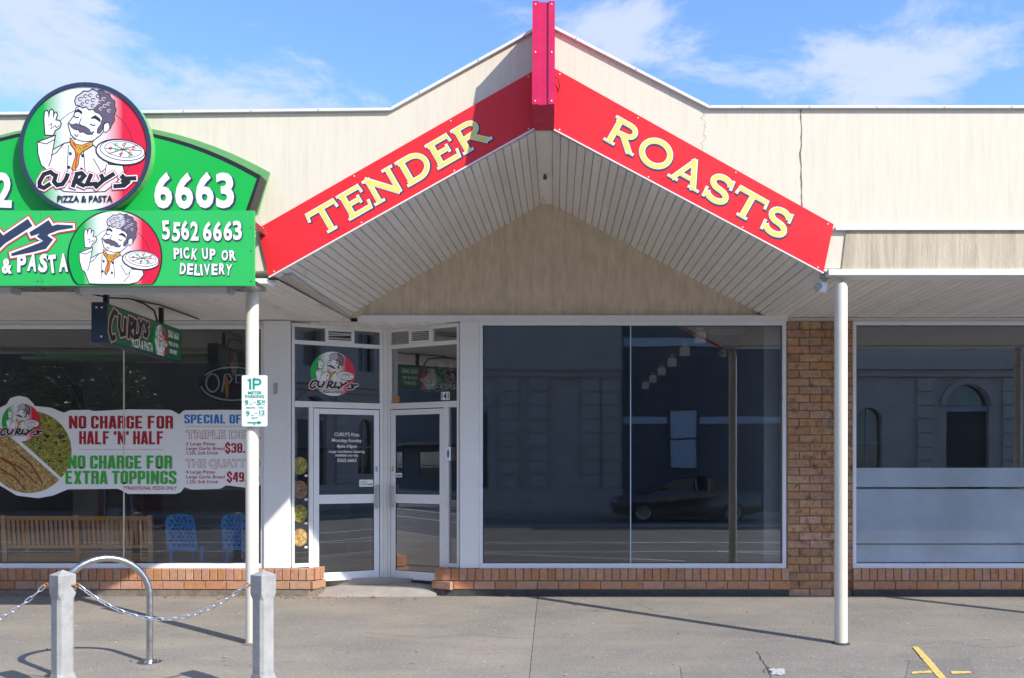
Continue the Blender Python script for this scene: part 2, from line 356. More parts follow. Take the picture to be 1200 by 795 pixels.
def asphalt(name, base, spec_amt):
    m = bpy.data.materials.new(name); m.use_nodes = True; t = m.node_tree; L = t.links; b = t.nodes['Principled BSDF']
    b.inputs['Roughness'].default_value = .9; b.inputs['Specular IOR Level'].default_value = .3
    g = N(t, 'ShaderNodeNewGeometry')
    def noise(s, d=6, rg=.6, sc=(1, 1, 1)):
        mp = N(t, 'ShaderNodeMapping'); mp.inputs['Scale'].default_value = sc; L.new(g.outputs['Position'], mp.inputs[0])
        n = N(t, 'ShaderNodeTexNoise'); n.inputs['Scale'].default_value = s; n.inputs['Detail'].default_value = d; n.inputs['Roughness'].default_value = rg
        L.new(mp.outputs[0], n.inputs[0]); return n.outputs['Fac']
    def rg(src, a, c, lo=0., hi=1.):
        r = N(t, 'ShaderNodeMapRange'); L.new(src, r.inputs[0])
        for k, v in zip(('From Min', 'From Max', 'To Min', 'To Max'), (a, c, lo, hi)): r.inputs[k].default_value = v
        return r.outputs[0]
    def mix(f, a, c):
        x = N(t, 'ShaderNodeMix', data_type='RGBA')
        if isinstance(f, float): x.inputs[0].default_value = f
        else: L.new(f, x.inputs[0])
        for i, v in ((6, a), (7, c)):
            if isinstance(v, tuple): x.inputs[i].default_value = (*v, 1)
            else: L.new(v, x.inputs[i])
        return x.outputs[2]
    c = mix(rg(noise(.9, 8), .35, .65), tuple(k * .86 for k in base), (base[0] * 1.15, base[1] * 1.10, base[2] * 1.03))
    c = mix(rg(noise(3.2, 8, .7, (1, 2.5, 1)), .56, .8), c, tuple(k * .55 for k in base))
    c = mix(rg(noise(1.6, 10, .75, (.35, 1.6, 1)), .5, .72, 0, .55), c, tuple(k * .7 for k in base))
    c = mix(rg(noise(.55, 3, .5, (1, 3.5, 1)), .5, .68, 0, .55), c, (base[0] * 1.25, base[1] * 1.17, base[2] * 1.05))
    for sc_, th_, am in ((1.7, .06, .6), (4.3, .09, .5), (9.0, .1, .35)):
        vo = N(t, 'ShaderNodeTexVoronoi'); vo.inputs['Scale'].default_value = sc_; nv = N(t, 'ShaderNodeTexNoise'); nv.inputs['Scale'].default_value = 14; L.new(g.outputs['Position'], nv.inputs[0])
        va = N(t, 'ShaderNodeVectorMath', operation='MULTIPLY_ADD'); L.new(nv.outputs['Color'], va.inputs[0]); va.inputs[1].default_value = (.05, .05, .05); L.new(g.outputs['Position'], va.inputs[2]); L.new(va.outputs[0], vo.inputs[0])
        c = mix(rg(vo.outputs['Distance'], th_, th_ * .7, 0, am), c, tuple(k * .4 for k in base))
    sp = noise(130, 3, .8)
    c = mix(rg(sp, .60, .74, 0, spec_amt), c, (.62, .6, .57)); c = mix(rg(sp, .42, .28, 0, .6), c, tuple(k * .45 for k in base))
    c = mix(rg(noise(48, 3, .8), .56, .70, 0, spec_amt * .55), c, (.6, .58, .54)); c = mix(rg(noise(38, 3, .8), .42, .30, 0, .45), c, tuple(k * .5 for k in base))
    L.new(c, b.inputs['Base Color'])
    bp = N(t, 'ShaderNodeBump'); bp.inputs['Strength'].default_value = .55; bp.inputs['Distance'].default_value = .006
    L.new(noise(95, 4, .8), bp.inputs['Height']); L.new(bp.outputs[0], b.inputs['Normal'])
    return m
m_asph = asphalt('worn_footpath_asphalt', (.25, .227, .196), .9)
m_asph2 = asphalt('newer_footpath_asphalt', (.222, .206, .182), .85)
m_road = asphalt('road_asphalt', (.17, .162, .15), .4)

# ------------------------------------------------------------------ ground
def grounds():
    b = MB(); b.box(-600, 600, -600, 600, -.9, -.26); b.build('ground', asphalt('far_ground', (.12, .12, .11), .2), kind='structure')
    b = MB(); b.box(-60, 60, -9.2, 5.98, -.25, -.20); b.build('road', m_road, kind='structure')
    XJ = PX(626, 8.6)
    def path(x0, x1, m, y0=6.13, y1=10.75):
        q = MB(); v = []; f = []; ny = 10
        for j in range(ny + 1):
            y = y0 + (y1 - y0) * j / ny
            for x in (x0, x1): v.append((x, y, ground_z(y)))
        for j in range(ny): f.append((2 * j, 2 * j + 1, 2 * j + 3, 2 * j + 2))
        n = len(v); v += [(x, y, -.24) for (x, y, z) in v]
        f += [(0, 0 + n, 1 + n, 1), (2 * ny, 2 * ny + 1, 2 * ny + 1 + n, 2 * ny + n)]
        f += [(2 * j, 2 * j + 2, 2 * j + 2 + n, 2 * j + n) for j in range(ny)] + [(2 * j + 1, 2 * j + 1 + n, 2 * j + 3 + n, 2 * j + 3) for j in range(ny)]
        q.add(v, f); return q.build('footpath', m, kind='structure')
    path(-60, XJ - .0025, m_asph); path(XJ + .0025, 60, m_asph2)
    b = MB(); b.box(XJ - .0025, XJ + .0025, 6.13, 10.7, -.24, -.09); b.build('footpath_joint', m_groove, kind='structure')
    b = MB()
    for i in range(-25, 25): b.box(i * 2.4 + .006, i * 2.4 + 2.394, 5.98, 6.13, -.25, -.067)
    b.build('kerb', m_concrete, kind='structure')
    b = MB(); b.box(-60, 60, -9.35, -9.2, -.25, -.07); b.box(-60, 60, -12.4, -9.35, -.25, -.075); b.build('far_footpath', m_concrete, kind='structure')
    # painted lines on the road
    b = MB(); b.box(-60, 60, .15, .25, -.2, -.196); b.box(-60, 60, 2.3, 2.38, -.2, -.196); b.box(-60, 60, -5.75, -5.62, -.2, -.196)
    M = Matrix.Translation((3.2, 2.34, 0)) @ Matrix.Rotation(R(22), 4, 'Z'); b.box(.2, 5, -.04, .04, -.2, -.1955, M=M)
    M = Matrix.Translation((-2.2, 2.34, 0)) @ Matrix.Rotation(R(22), 4, 'Z'); b.box(.2, 5, -.04, .04, -.2, -.1955, M=M)
    b.build('road_markings', m_wpaint, kind='structure')
    # patches and yellow survey marks on the footpath
    def gp(x, y):
        k = EYE + .04
        for _ in range(6):
            Y = FPX * k / (y - 545); k = EYE - ground_z(Y)
        return (PX(x, Y), Y)
    def flat(name, polys, m, h=.004, **kw):
        q = MB()
        for pl in polys:
            pts = [gp(*p) for p in pl]
            if name in ('survey_mark', 'paint_splash'):
                o = []
                for i, a in enumerate(pts):
                    c = pts[(i + 1) % len(pts)]; L_ = math.hypot(c[0] - a[0], c[1] - a[1]); n_ = max(1, int(L_ / .02))
                    for j in range(n_): o.append((a[0] + (c[0] - a[0]) * j / n_ + random.uniform(-.004, .004), a[1] + (c[1] - a[1]) * j / n_ + random.uniform(-.006, .006)))
                pts = o
            q.add([(x, y, ground_z(y) + h) for x, y in pts], [tuple(range(len(pts)))])
        return q.build(name, m, **kw)
    flat('footpath_patch', [[(797, 782), (838, 779), (848, 787), (852, 800), (800, 800)]], asphalt('patch_asphalt', (.205, .192, .165), .8), kind='structure')
    flat('footpath_patch', [[(1066, 774), (1135, 772), (1150, 800), (1060, 800)]], asphalt('patch_asphalt_dark', (.19, .18, .158), .8), kind='structure')
    flat('survey_mark', [[(1069, 759), (1076, 759), (1093, 777), (1110, 797), (1101, 797), (1083, 776)], ],
         m_yel, .008, label='yellow diagonal paint stroke on the footpath right of the bare canopy post', cat='painted mark')
    flat('survey_mark', [[(1069, 788.6), (1091, 787.2), (1092.5, 790), (1069, 791)]], m_yel, .009,
         label='short yellow paint dash on the footpath left of the diagonal yellow stroke', cat='painted mark')
    flat('survey_mark', [[(1114, 788), (1137, 788), (1138.5, 790.6), (1116, 791)]], m_yel, .009,
         label='short yellow paint dash on the footpath right of the diagonal yellow stroke', cat='painted mark')
    flat('paint_splash', [[(901, 785.5), (906, 784), (911, 785), (917, 784.2), (921, 786), (919, 788), (921, 791), (915, 792.5), (909, 791), (904, 792), (905, 788.5)]], mat('worn_white_splash', (.5, .5, .48), .8, second=((.24, .22, .19), 45, .5, .6)), .006,
         label='small splash of white paint on the footpath in front of the empty shop', cat='paint splash')
    def gcrack(pts, w):
        P = [gp(*p) for p in pts]; o = []
        for a, c in zip(P[:-1], P[1:]):
            for j in range(8): o.append((a[0] + (c[0] - a[0]) * j / 8 + random.uniform(-.012, .012), a[1] + (c[1] - a[1]) * j / 8 + random.uniform(-.012, .012)))
        q = MB(); q.ribbon(o, [w * random.uniform(.4, 1.5) for _ in o], 0); q.v = [(x, y, ground_z(y) + .002) for x, y, z in q.v]; q.build('footpath_crack', m_base, kind='structure')
    gcrack([(888, 764), (893, 774), (899, 783), (905, 797)], .012); gcrack([(899, 783), (893, 790)], .008); gcrack([(655, 702), (668, 706), (676, 712)], .006); gcrack([(745, 706), (765, 716), (800, 722)], .004)
    gcrack([(1010, 748), (1060, 757), (1110, 752), (1160, 760), (1198, 757)], .004); gcrack([(430, 742), (500, 748), (560, 744), (618, 750)], .004)
    # leaves and crumbs
    b = MB()
    def leaf(x, y, s):
        a = random.uniform(0, 6.28); z = ground_z(y) + .006; n = 6
        M = Matrix.Translation((x, y, z)) @ Matrix.Rotation(a, 4, 'Z') @ Matrix.Rotation(random.uniform(-.5, .5), 4, 'X')
        b.add([(-s, 0, 0), (-s * .3, -s * .45, .004), (s * .5, -s * .4, .003), (s, 0, .01), (s * .4, s * .45, .004), (-s * .4, s * .4, 0), (0, 0, .014)],
              [(0, 1, 6), (1, 2, 6), (2, 3, 6), (3, 4, 6), (4, 5, 6), (5, 0, 6)], 0, M)
    for i in range(70):
        x = random.gauss(-3.2, .7) if i % 3 else random.uniform(-4.5, -1.5); leaf(x, 10.32 - abs(random.gauss(0, .07)), random.uniform(.012, .03))
    for i in range(50): leaf(random.uniform(-4.8, 5), random.uniform(6.6, 10.2), random.uniform(.006, .02))
    b.build('fallen_leaves', m_leaf, kind='stuff')
    b = MB()
    for i in range(60):
        x, y, s = random.uniform(-5, 5.5), random.uniform(6.6, 10.2), random.uniform(.002, .005)
        b.box(x - s, x + s, y - s, y + s * random.uniform(.3, 1), ground_z(y), ground_z(y) + s * .8)
    b.build('grit', m_wpaint, kind='stuff')
grounds()

# ------------------------------------------------------------------ the shop building
YF, YW, YC = 8.0, 10.5, 11.0            # fascia plane, shopfront plane, corner of the recessed entry
shop = empty('shop_building', (0, YW, 0), label='single storey cream rendered shop row with pitched gable canopy over the pavement', cat='building')
def shell():
    ap = (-.08, 5.53); FT = [(-9, 4.68), (PX(458, 7.98), 4.765), ap, (1.37, 4.786), (9, 4.786)]
    bot = [(9, 3.33), (2.40, 3.365), (-.1, 4.67), (-2.52, 3.345), (-9, 3.25)]
    b = MB(); b.shape(FT + bot, d=.2, M=sheet(0, YF + .2, 0)); b.build('parapet_wall', m_cream, shop)
    # lower stained band right of the gable, standing slightly proud
    b = MB(); b.shape([(2.56, 3.352), (9, 3.352), (9, 3.70), (2.60, 3.70)], d=.012, M=sheet(0, YF, 0)); b.build('fascia_band', m_band, shop)
    b = MB(); b.box(2.50, 9, YF - .035, YF + .02, 3.70, 3.728); b.build('band_flashing', m_flash, shop)
    b = MB(); b.box(2.44, 9, YF - .03, YF + .19, 3.30, 3.352); b.build('bottom_flashing', m_flash, shop)
    b = MB(); b.box(-9, -2.56, YF - .03, YF + .19, 3.225, 3.27); b.build('bottom_flashing', m_flash, shop)
    for (x0, z0), (x1, z1) in zip(FT[:-1], FT[1:]):
        L = math.hypot(x1 - x0, z1 - z0); M = Matrix.Translation((x0, 0, z0)) @ Matrix.Rotation(-math.atan2(z1 - z0, x1 - x0), 4, 'Y')
        b = MB(); b.box(.002, L - .002, YF - .03, YF + .24, .001, .024, M=M); b.build('cap_flashing', m_flash, shop)
        b = MB(); 
        for k in range(int(L / .6)): b.tube([(.3 + k * .6, YF - .036, .013), (.3 + k * .6, YF - .03, .013)], .005, 8, M=M)
        b.build('flashing_rivets', m_steel, shop, kind='stuff')
    # cracks in the render
    def crack(x, z0, z1, w, amp, name='crack'):
        b = MB(); n = 26; pts = []; xx = x
        for i in range(n + 1):
            xx = x + (xx - x) * .6 + random.uniform(-amp, amp); pts.append((xx, z0 + (z1 - z0) * i / n))
        b.ribbon(pts, [w * random.uniform(.5, 1.6) for _ in pts], .003, M=sheet(0, YF, 0)); b.build(name, m_groove, shop)
    crack(2.2, 3.86, 4.78, .009, .006); crack(1.33, 4.35, 4.77, .0018, .02)
    # roof behind the parapet
    b = MB(); b.box(-9, -2.88, YF + .25, 12.9, 3.52, 3.6); b.box(2.72, 9, YF + .25, 12.9, 3.52, 3.6); b.box(-9, 9, 12.901, 19.2, 3.5, 3.6); b.box(-2.87, 2.71, YW + .21, 12.89, 3.44, 3.5); b.build('roof', m_fluoro, shop)
    # gable roof as two sheets
    b = MB()
    for s in (-1, 1):
        b.hexa([(-.1, YF + .22, 4.80), (-.1 + s * 2.75, YF + .22, 3.42), (-.1 + s * 2.75, 13, 3.42), (-.1, 13, 4.86)],
               [(-.1, YF + .22, 4.83), (-.1 + s * 2.75, YF + .22, 3.45), (-.1 + s * 2.75, 13, 3.45), (-.1, 13, 4.89)])
    b.build('gable_roof', m_fluoro, shop)
    # soffit boards: gable slopes, then flat parts; a dark backing behind the joints
    fa, ra = (-.1, 4.62), (-.1, 4.695)
    for fe, re in (((-2.55, 3.31), (-2.42, 3.345)), ((2.43, 3.33), (2.46, 3.345))):
        n = 34
        nx, nz = (-(fe[1] - fa[1]), fe[0] - fa[0]); l = math.hypot(nx, nz); nx, nz = nx / l, nz / l
        if nz < 0: nx, nz = -nx, -nz
        def P(t, Y, up):
            k = (Y - YF) / (YW - YF); a = [fa[i] + (ra[i] - fa[i]) * k for i in (0, 1)]; e = [fe[i] + (re[i] - fe[i]) * k for i in (0, 1)]
            return (a[0] + (e[0] - a[0]) * t + nx * up, Y, a[1] + (e[1] - a[1]) * t + nz * up)
        y0, y1 = YF + .003, YW + .02
        for i in range(n):
            t0, t1 = (i + .04) / n, (i + .96) / n; t2, t3 = (i + .17) / n, (i + .83) / n
            dz = random.uniform(-.002, .002)
            ring = lambda Y: [P(t0, Y, .03), P(t0, Y, .008 + dz), P(t2, Y, dz), P(t3, Y, dz), P(t1, Y, .008 + dz), P(t1, Y, .03)]
            b = MB(); b.hexa(ring(y0), ring(y1)); b.build('soffit_board', m_soffit, shop)
        b = MB(); b.hexa([P(0, y0, .032), P(1, y0, .032), P(1, y0, .05), P(0, y0, .05)], [P(0, y1, .032), P(1, y1, .032), P(1, y1, .05), P(0, y1, .05)])
        b.build('soffit_backing', m_back, shop)
    def flat(xf0, xf1, xr0, xr1, zf, zr, n, y1=YW + .06):
        for i in range(n):
            def X(t, k): return (xf0 + (xf1 - xf0) * t) * (1 - k) + (xr0 + (xr1 - xr0) * t) * k
            a, c = (i + .03) / n, (i + .97) / n; dz = random.uniform(-.0015, .0015)
            f = [(X(a, 0), YF + .19, zf + .02), (X(a, 0), YF + .19, zf + dz + .004), (X(a, 0) + .006, YF + .19, zf + dz), (X(c, 0) - .006, YF + .19, zf + dz), (X(c, 0), YF + .19, zf + dz + .004), (X(c, 0), YF + .19, zf + .02)]
            r = [(X(a, 1), y1, zr + .02), (X(a, 1), y1, zr + dz + .004), (X(a, 1) + .006, y1, zr + dz), (X(c, 1) - .006, y1, zr + dz), (X(c, 1), y1, zr + dz + .004), (X(c, 1), y1, zr + .02)]
            b = MB(); b.hexa(f, r); b.build('soffit_board', m_soffit, shop)
        b = MB(); b.box(min(xf0, xr0), max(xf1, xr1), YF + .19, y1, max(zf, zr) + .025, max(zf, zr) + .05); b.build('soffit_backing', m_back, shop)
    flat(-6.9, -2.53, -6.9, -2.40, 3.28, 3.30, 48); flat(2.42, 6.6, 2.44, 6.6, 3.325, 3.335, 46)
    b = MB(); b.box(-9, -6.9, YF + .19, YW, 3.29, 3.33); b.box(6.6, 9, YF + .19, YW, 3.33, 3.36); b.build('soffit_end', m_soffit, shop)
    # recess ceiling over the entry
    for i in range(18):
        x = -3.12 + i * .115; b = MB(); b.box(x + .003, x + .112, YW + .07, YC + .15, 3.272 + random.uniform(-.002, .002), 3.30); b.build('soffit_board', m_soffit, shop)
    # triangular wall under the gable and the beam below it
    b = MB(); b.shape([(-2.46, 3.345), (2.50, 3.345), (-.1, 4.72)], d=.2, M=sheet(0, YW + .2, 0)); b.build('gable_wall', m_gable, shop)
    b = MB(); b.box(-2.30, 2.72, YW - .05, YW + .3, 3.283, 3.345); b.build('lintel', m_white, shop)
    b = MB(); b.box(-2.26, 2.72, YW - .075, YW - .05, 3.322, 3.350); b.build('lintel_flashing', m_flash, shop)
    b = MB(); b.box(-9, -3.36, YW - .02, YW + .2, 3.24, 3.295); b.build('lintel', m_white, shop)
    b = MB(); b.box(2.722, 9, YW - .02, YW + .2, 3.285, 3.33); b.build('lintel', m_white, shop)
    b = MB(); b.hexa([(-.155, YF + .003, 4.588), (-.045, YF + .003, 4.588), (-.045, YF + .003, 4.66), (-.155, YF + .003, 4.66)], [(-.155, YW + .02, 4.665), (-.045, YW + .02, 4.665), (-.045, YW + .02, 4.74), (-.155, YW + .02, 4.74)])
    b.build('ridge_board', m_soffit, shop)
    # small hole at the top of the gable soffit with a lamp holder stub
    b = MB(); b.lathe([(.02, 0), (.02, .03), (.012, .03), (.012, .07)], 12, M=Matrix.Translation((-.10, 9.3, 4.575)))
    b.build('lamp_stub', m_pipe, shop)
    # pilasters
    b = MB(); b.box(-3.385, -3.085, YW - .08, YW + .2, .405, 3.29); b.build('pilaster', m_pilaster, shop, bevel=.006)
    b = MB(); b.box(-1.105, -.885, YW - .06, YW + .2, .405, 3.283); b.build('pilaster', m_pilaster, shop, bevel=.006)
    # threshold ramp
    b = MB(); b.hexa([(-2.74, 10.36, .086), (-1.40, 10.36, .086), (-1.30, 10.72, .2), (-1.28, 11.2, .205), (-2.9, 11.2, .205), (-2.85, 10.72, .2)],
                     [(-2.74, 10.36, -.1), (-1.40, 10.36, -.1), (-1.30, 10.72, -.1), (-1.28, 11.2, -.1), (-2.9, 11.2, -.1), (-2.85, 10.72, -.1)])
    b.build('entry_ramp', m_concrete, shop)
shell()

# ---- brickwork
def bricks():
    pier = MB(); pier.box(2.705, 3.475, YW - .052, YW + .35, .0, 3.284); pier = pier.build('brick_pier', m_mortar, shop)
    shared = {}
    def brick(parent, x0, x1, z0, z1, y, m, d=.05):
        w, h = round(x1 - x0, 3), round(z1 - z0, 3); k = (w, h, m.name)
        if k not in shared:
            q = MB(); e = .004
            q.hexa([(-w / 2, 0, -h / 2), (w / 2, 0, -h / 2), (w / 2, 0, h / 2), (-w / 2, 0, h / 2)][::-1] and [(-w / 2, d, -h / 2), (-w / 2, d, h / 2), (w / 2, d, h / 2), (w / 2, d, -h / 2)],
                   [(-w / 2, e, -h / 2), (-w / 2, e, h / 2), (w / 2, e, h / 2), (w / 2, e, -h / 2)])
            q.hexa([(-w / 2, e, -h / 2), (-w / 2, e, h / 2), (w / 2, e, h / 2), (w / 2, e, -h / 2)],
                   [(-w / 2 + e, 0, -h / 2 + e), (-w / 2 + e, 0, h / 2 - e), (w / 2 - e, 0, h / 2 - e), (w / 2 - e, 0, -h / 2 + e)])
            shared[k] = q.build('brick', m, parent, local=True).data
            o = [x for x in bpy.data.objects if x.data == shared[k]][0]
        else:
            o = bpy.data.objects.new('brick', shared[k]); COL.objects.link(o); o.parent = parent
        return o
    def place(o, x, y, z, rz=0):
        o.location = inv(o.parent) @ Vector((x, y, z)); o.rotation_euler = (random.uniform(-.01, .01), 0, rz)
    z = .075; i = 0; pitch = .0945
    while z + .084 < 3.284:
        a = 2.715; off = .13 if i % 2 else .25; x = a; first = True
        while x < 3.47:
            w = (off if first else .25); x1 = min(x + w, 3.472); first = False
            if x1 - x > .03:
                o = brick(pier, x, x1, z, z + .0835, 0, m_brick); place(o, (x + x1) / 2, YW - .062 - random.uniform(0, .003), z + .042)
            x = x1 + .0105
        z += pitch; i += 1
    # plinths: a rowlock course over a stretcher course over a dark base, following a path
    def plinth(path, mb=m_base):
        P = [Vector(p) for p in path]
        seg = [(P[i + 1] - P[i]).length for i in range(len(P) - 1)]; tot = sum(seg)
        def at(s):
            for i, l in enumerate(seg):
                if s <= l or i == len(seg) - 1:
                    d = (P[i + 1] - P[i]).normalized(); return P[i] + d * s, math.atan2(d.y, d.x)
                s -= l
        inner = [(p.x, p.y) for p in P]
        back = [(P[-1].x, YW + .3), (P[0].x, YW + .3)]
        def off(e): # path pushed in by e
            r = []
            for i, p in enumerate(P):
                d1 = (P[i] - P[i - 1]).normalized() if i else (P[1] - P[0]).normalized(); d2 = (P[i + 1] - P[i]).normalized() if i < len(P) - 1 else d1
                d = (d1 + d2).normalized(); r.append((p.x - d.y * e, p.y + d.x * e))
            return r
        m = MB(); o1 = off(.012); lp = o1 + back
        m.hexa([(x, y, .13) for x, y in lp], [(x, y, .394) for x, y in lp]); pl = m.build('brick_plinth', m_mortar, shop)
        o2 = off(-.004); lp = o2 + back
        m = MB(); m.hexa([(x, y, -.05) for x, y in lp], [(x, y, .155) for x, y in lp]); m.build('plinth_base', mb, shop)
        for (pt, w, z0, z1) in ((.0935, .083, .27, .402), (.245, .235, .168, .258)):
            s = pt / 2 + .003
            while s < tot - pt * .3:
                p, a = at(s)
                # keep straight-run bricks only inside the picture's reach
                if -7 < p.x < 7.2:
                    o = brick(pl, 0, w, z0, z1, 0, m_redbrick, .11 if w < .1 else .05); q = random.uniform(-.003, .002)
                    place(o, p.x - math.sin(a) * q, p.y + math.cos(a) * q, (z0 + z1) / 2, a)
                s += pt
    plinth([(-7, 10.39), (-2.86, 10.39), (-2.77, 10.44), (-2.73, 10.53), (-2.74, 10.68)], mat('sandy_base', (.2, .165, .13), .95, var=.3, vscale=14, bump=.5))
    plinth([(-1.31, 10.70), (-1.40, 10.56), (-1.39, 10.46), (-1.30, 10.40), (2.72, 10.39)])
    plinth([(3.46, 10.39), (7.2, 10.39)])
    b = MB(); b.box(2.71, 3.47, YW - .07, YW, -.05, .07); b.build('plinth_base', m_base, shop)
bricks()

# ---- glazing
def window(x0, x1, z0, z1, joints, panes, fw=.042):
    b = MB(); y0, y1 = YW - .05, YW + .05
    b.box(x0, x1, y0, y1, z0, z0 + fw + .015); b.box(x0, x1, y0, y1, z1 - fw, z1)
    b.box(x0, x0 + fw, y0, y1, z0 + fw + .015, z1 - fw); b.box(x1 - fw, x1, y0, y1, z0 + fw + .015, z1 - fw)
    w = b.build('shop_window', m_alu, shop, bevel=.004)
    b = MB(); g = .006
    for (a, c, d, e) in ((x0 + fw, x1 - fw, z0 + fw + .015, z0 + fw + .015 + g), (x0 + fw, x1 - fw, z1 - fw - g, z1 - fw)): b.box(a, c, YW + .0, YW + .02, d, e)
    for a in (x0 + fw, x1 - fw - g): b.box(a, a + g, YW, YW + .02, z0 + fw + .021, z1 - fw - g)
    b.build('rubber_seal', m_black, w)
    xs = [x0 + fw + .001] + joints + [x1 - fw - .001]
    for i, (a, c) in enumerate(zip(xs[:-1], xs[1:])):
        b = MB(); b.box(a + .002, c - .002, YW + .008, YW + .014, z0 + fw + .016, z1 - fw - .001); b.build('pane', panes[i], w)
    for j in joints:
        b = MB(); b.box(j - .006, j + .006, YW - .002, YW + .022, z0 + fw + .016, z1 - fw - .001); b.build('glass_joint', m_bluealu if j > 0 else m_post, w)
    return w
window(-6.98, -3.387, .402, 3.24, [PX(145, YW)], [g_left, g_left])
window(-.883, 2.703, .402, 3.283, [PX(739, YW)], [g_film, g_clear])
window(3.477, 7.1, .402, 3.285, [], [g_clear])
def frost():
    t = empty('window_film', (5.3, YW + .02, .5), label='frosted film in three bands across the lower half of the right-hand window', cat='window film')
    for z0, z1 in ((.47, .672), (.692, 1.325), (1.352, 1.575)):
        b = MB(); b.box(3.53, 7.05, YW + .004, YW + .0055, z0, z1); b.build('film_band', m_frost, t)
frost()

def entry():
    # frame of each angled screen: local x along the screen, y towards inside, z up
    for side in (0, 1):
        A = Vector((-3.084, YW, 0)) if side == 0 else Vector((-1.106, YW, 0)); B = Vector((-2.074 - (.03 if side == 0 else -.03), YC, 0))
        d = (B - A); L = d.length; d.normalize(); nrm = Vector((-d.y, d.x, 0)) if side == 0 else Vector((d.y, -d.x, 0))
        M = Matrix(((d.x, nrm.x, 0, A.x), (d.y, nrm.y, 0, A.y), (0, 0, 1, 0), (0, 0, 0, 1)))
        def T(px, A=A, d=d):     # distance along the screen of a picture column
            k = (px - 650) / FPX; return (k * A.y - A.x) / (d.x - k * d.y)
        bx = lambda q, x0, x1, y0, y1, z0, z1: q.box(min(x0, x1), max(x0, x1), y0, y1, z0, z1, M=M)
        fr = MB()
        t0, t1 = 0, L
        zt = 3.272; z_r1, z_r1b = 3.03, 3.075; z_r2, z_r2b = 2.29, 2.36
        bx(fr, t0, t1, -.03, .05, zt - .04, zt); bx(fr, t0 + .03, t1 - .03, -.03, .05, z_r1, z_r1b); bx(fr, t0 + .03, t1 - .03, -.035, .055, z_r2, z_r2b)
        bx(fr, t0, t0 + .03, -.031, .051, .405 if side == 0 else .40, zt - .04); bx(fr, t1 - .05, t1, -.032, .052, .2, zt - .04)
        tj = T(364) if side == 0 else T(524)               # post between sidelight and door
        sl = .025
        bx(fr, tj - sl, tj + sl, -.033, .053, .2, z_r2)
        bx(fr, t0 + .03, tj - sl, -.03, .05, .405, .45)
        scr = fr.build('entry_screen', m_white if side == 0 else m_white, shop, bevel=.004)
        # glass in the screen
        def pane(a, c, z0, z1, m=g_door):
            q = MB(); bx(q, a, c, .008, .014, z0, z1); q.build('pane', m, scr)
        if side == 0: v0, v1 = T(384), T(411)
        else: v0, v1 = T(505), T(484)
        if side == 1: v0, v1 = v0, v1
        pane(t0 + .03, v0 - .035, z_r1b, zt - .04); pane(v1 + .035, t1 - .05, z_r1b, zt - .04); pane(t0 + .03, t1 - .05, z_r2b, z_r1)
        pane(t0 + .03, tj - sl, .45, z_r2)
        # vent
        q = MB(); bx(q, v0 - .035, v0, -.04, .05, z_r1b, zt - .04); bx(q, v1, v1 + .035, -.04, .05, z_r1b, zt - .04)
        bx(q, v0, v1, -.04, .05, z_r1b, z_r1b + .025); bx(q, v0, v1, -.04, .05, zt - .06, zt - .04)
        vn = q.build('vent', m_white, scr)
        for k in range(5 if side else 4):
            z = z_r1b + .04 + k * (.024 if side else .03); q = MB()
            tilt = 0 if side or k != 1 else .02
            q.hexa([tuple(M @ Vector(p)) for p in ((v0 + .002, -.03, z), (v1 - .002, -.03, z + tilt), (v1 - .002, .01, z + .018 + tilt), (v0 + .002, .01, z + .018))],
                   [tuple(M @ Vector(p)) for p in ((v0 + .002, -.03, z + .005), (v1 - .002, -.03, z + .005 + tilt), (v1 - .002, .01, z + .023 + tilt), (v0 + .002, .01, z + .023))])
            q.build('slat', m_white, vn)
        q = MB(); bx(q, v0, v1, .052, .056, z_r1b, zt - .04); q.build('vent_back', m_groove, vn)
        # door
        a, c = tj + sl + .006, t1 - .056; z0, z1 = .225, z_r2 - .01; w = .065
        q = MB()
        bx(q, a, a + w, -.02, .02, z0, z1); bx(q, c - w, c, -.02, .02, z0, z1); bx(q, a + w, c - w, -.02, .02, z0, z0 + .10); bx(q, a + w, c - w, -.02, .02, z1 - w, z1)
        zm = 1.20; bx(q, a + w, c - w, -.021, .021, zm - .055, zm + .055)
        dr = q.build('door', m_alu, shop, bevel=.004)
        for za, zb in ((z0 + .10, zm - .055), (zm + .055, z1 - w)):
            q = MB(); bx(q, a + w, c - w, -.003, .003, za, zb); q.build('pane', g_door, dr)
            q = MB(); e = .007
            bx(q, a + w, c - w, -.008, .008, za, za + e); bx(q, a + w, c - w, -.008, .008, zb - e, zb); bx(q, a + w, a + w + e, -.008, .008, za + e, zb - e); bx(q, c - w - e, c - w, -.008, .008, za + e, zb - e)
            q.build('rubber_seal', m_black, dr)
        q = MB(); bx(q, c - .055, c - .015, -.07, -.055, zm - .12, zm + .17); bx(q, c - .045, c - .025, -.056, -.02, zm - .1, zm - .07); bx(q, c - .045, c - .025, -.056, -.02, zm + .12, zm + .15)
        q.build('handle', m_fluoro, dr, bevel=.004)
        q = MB(); bx(q, c - .045, c - .022, -.032, -.02, zm + .33, zm + .39); q.build('lock', m_fluoro, dr, bevel=.003)
        if side == 1:
            q = MB(); bx(q, a, c, -.03, .03, .2, .222); q.build('door_gap_shade', m_black, shop)  # solid black bar painted as the shade in the gap under this door
        yield M, T, a, c, tj, L
    b = MB(); b.box(-2.13, -2.02, YC - .03, YC + .08, .2, 3.272); b.box(-2.095, -2.055, YC - .045, YC - .03, .2, 3.272); b.build('corner_mullion', m_white, shop, bevel=.006)
ENT = list(entry())

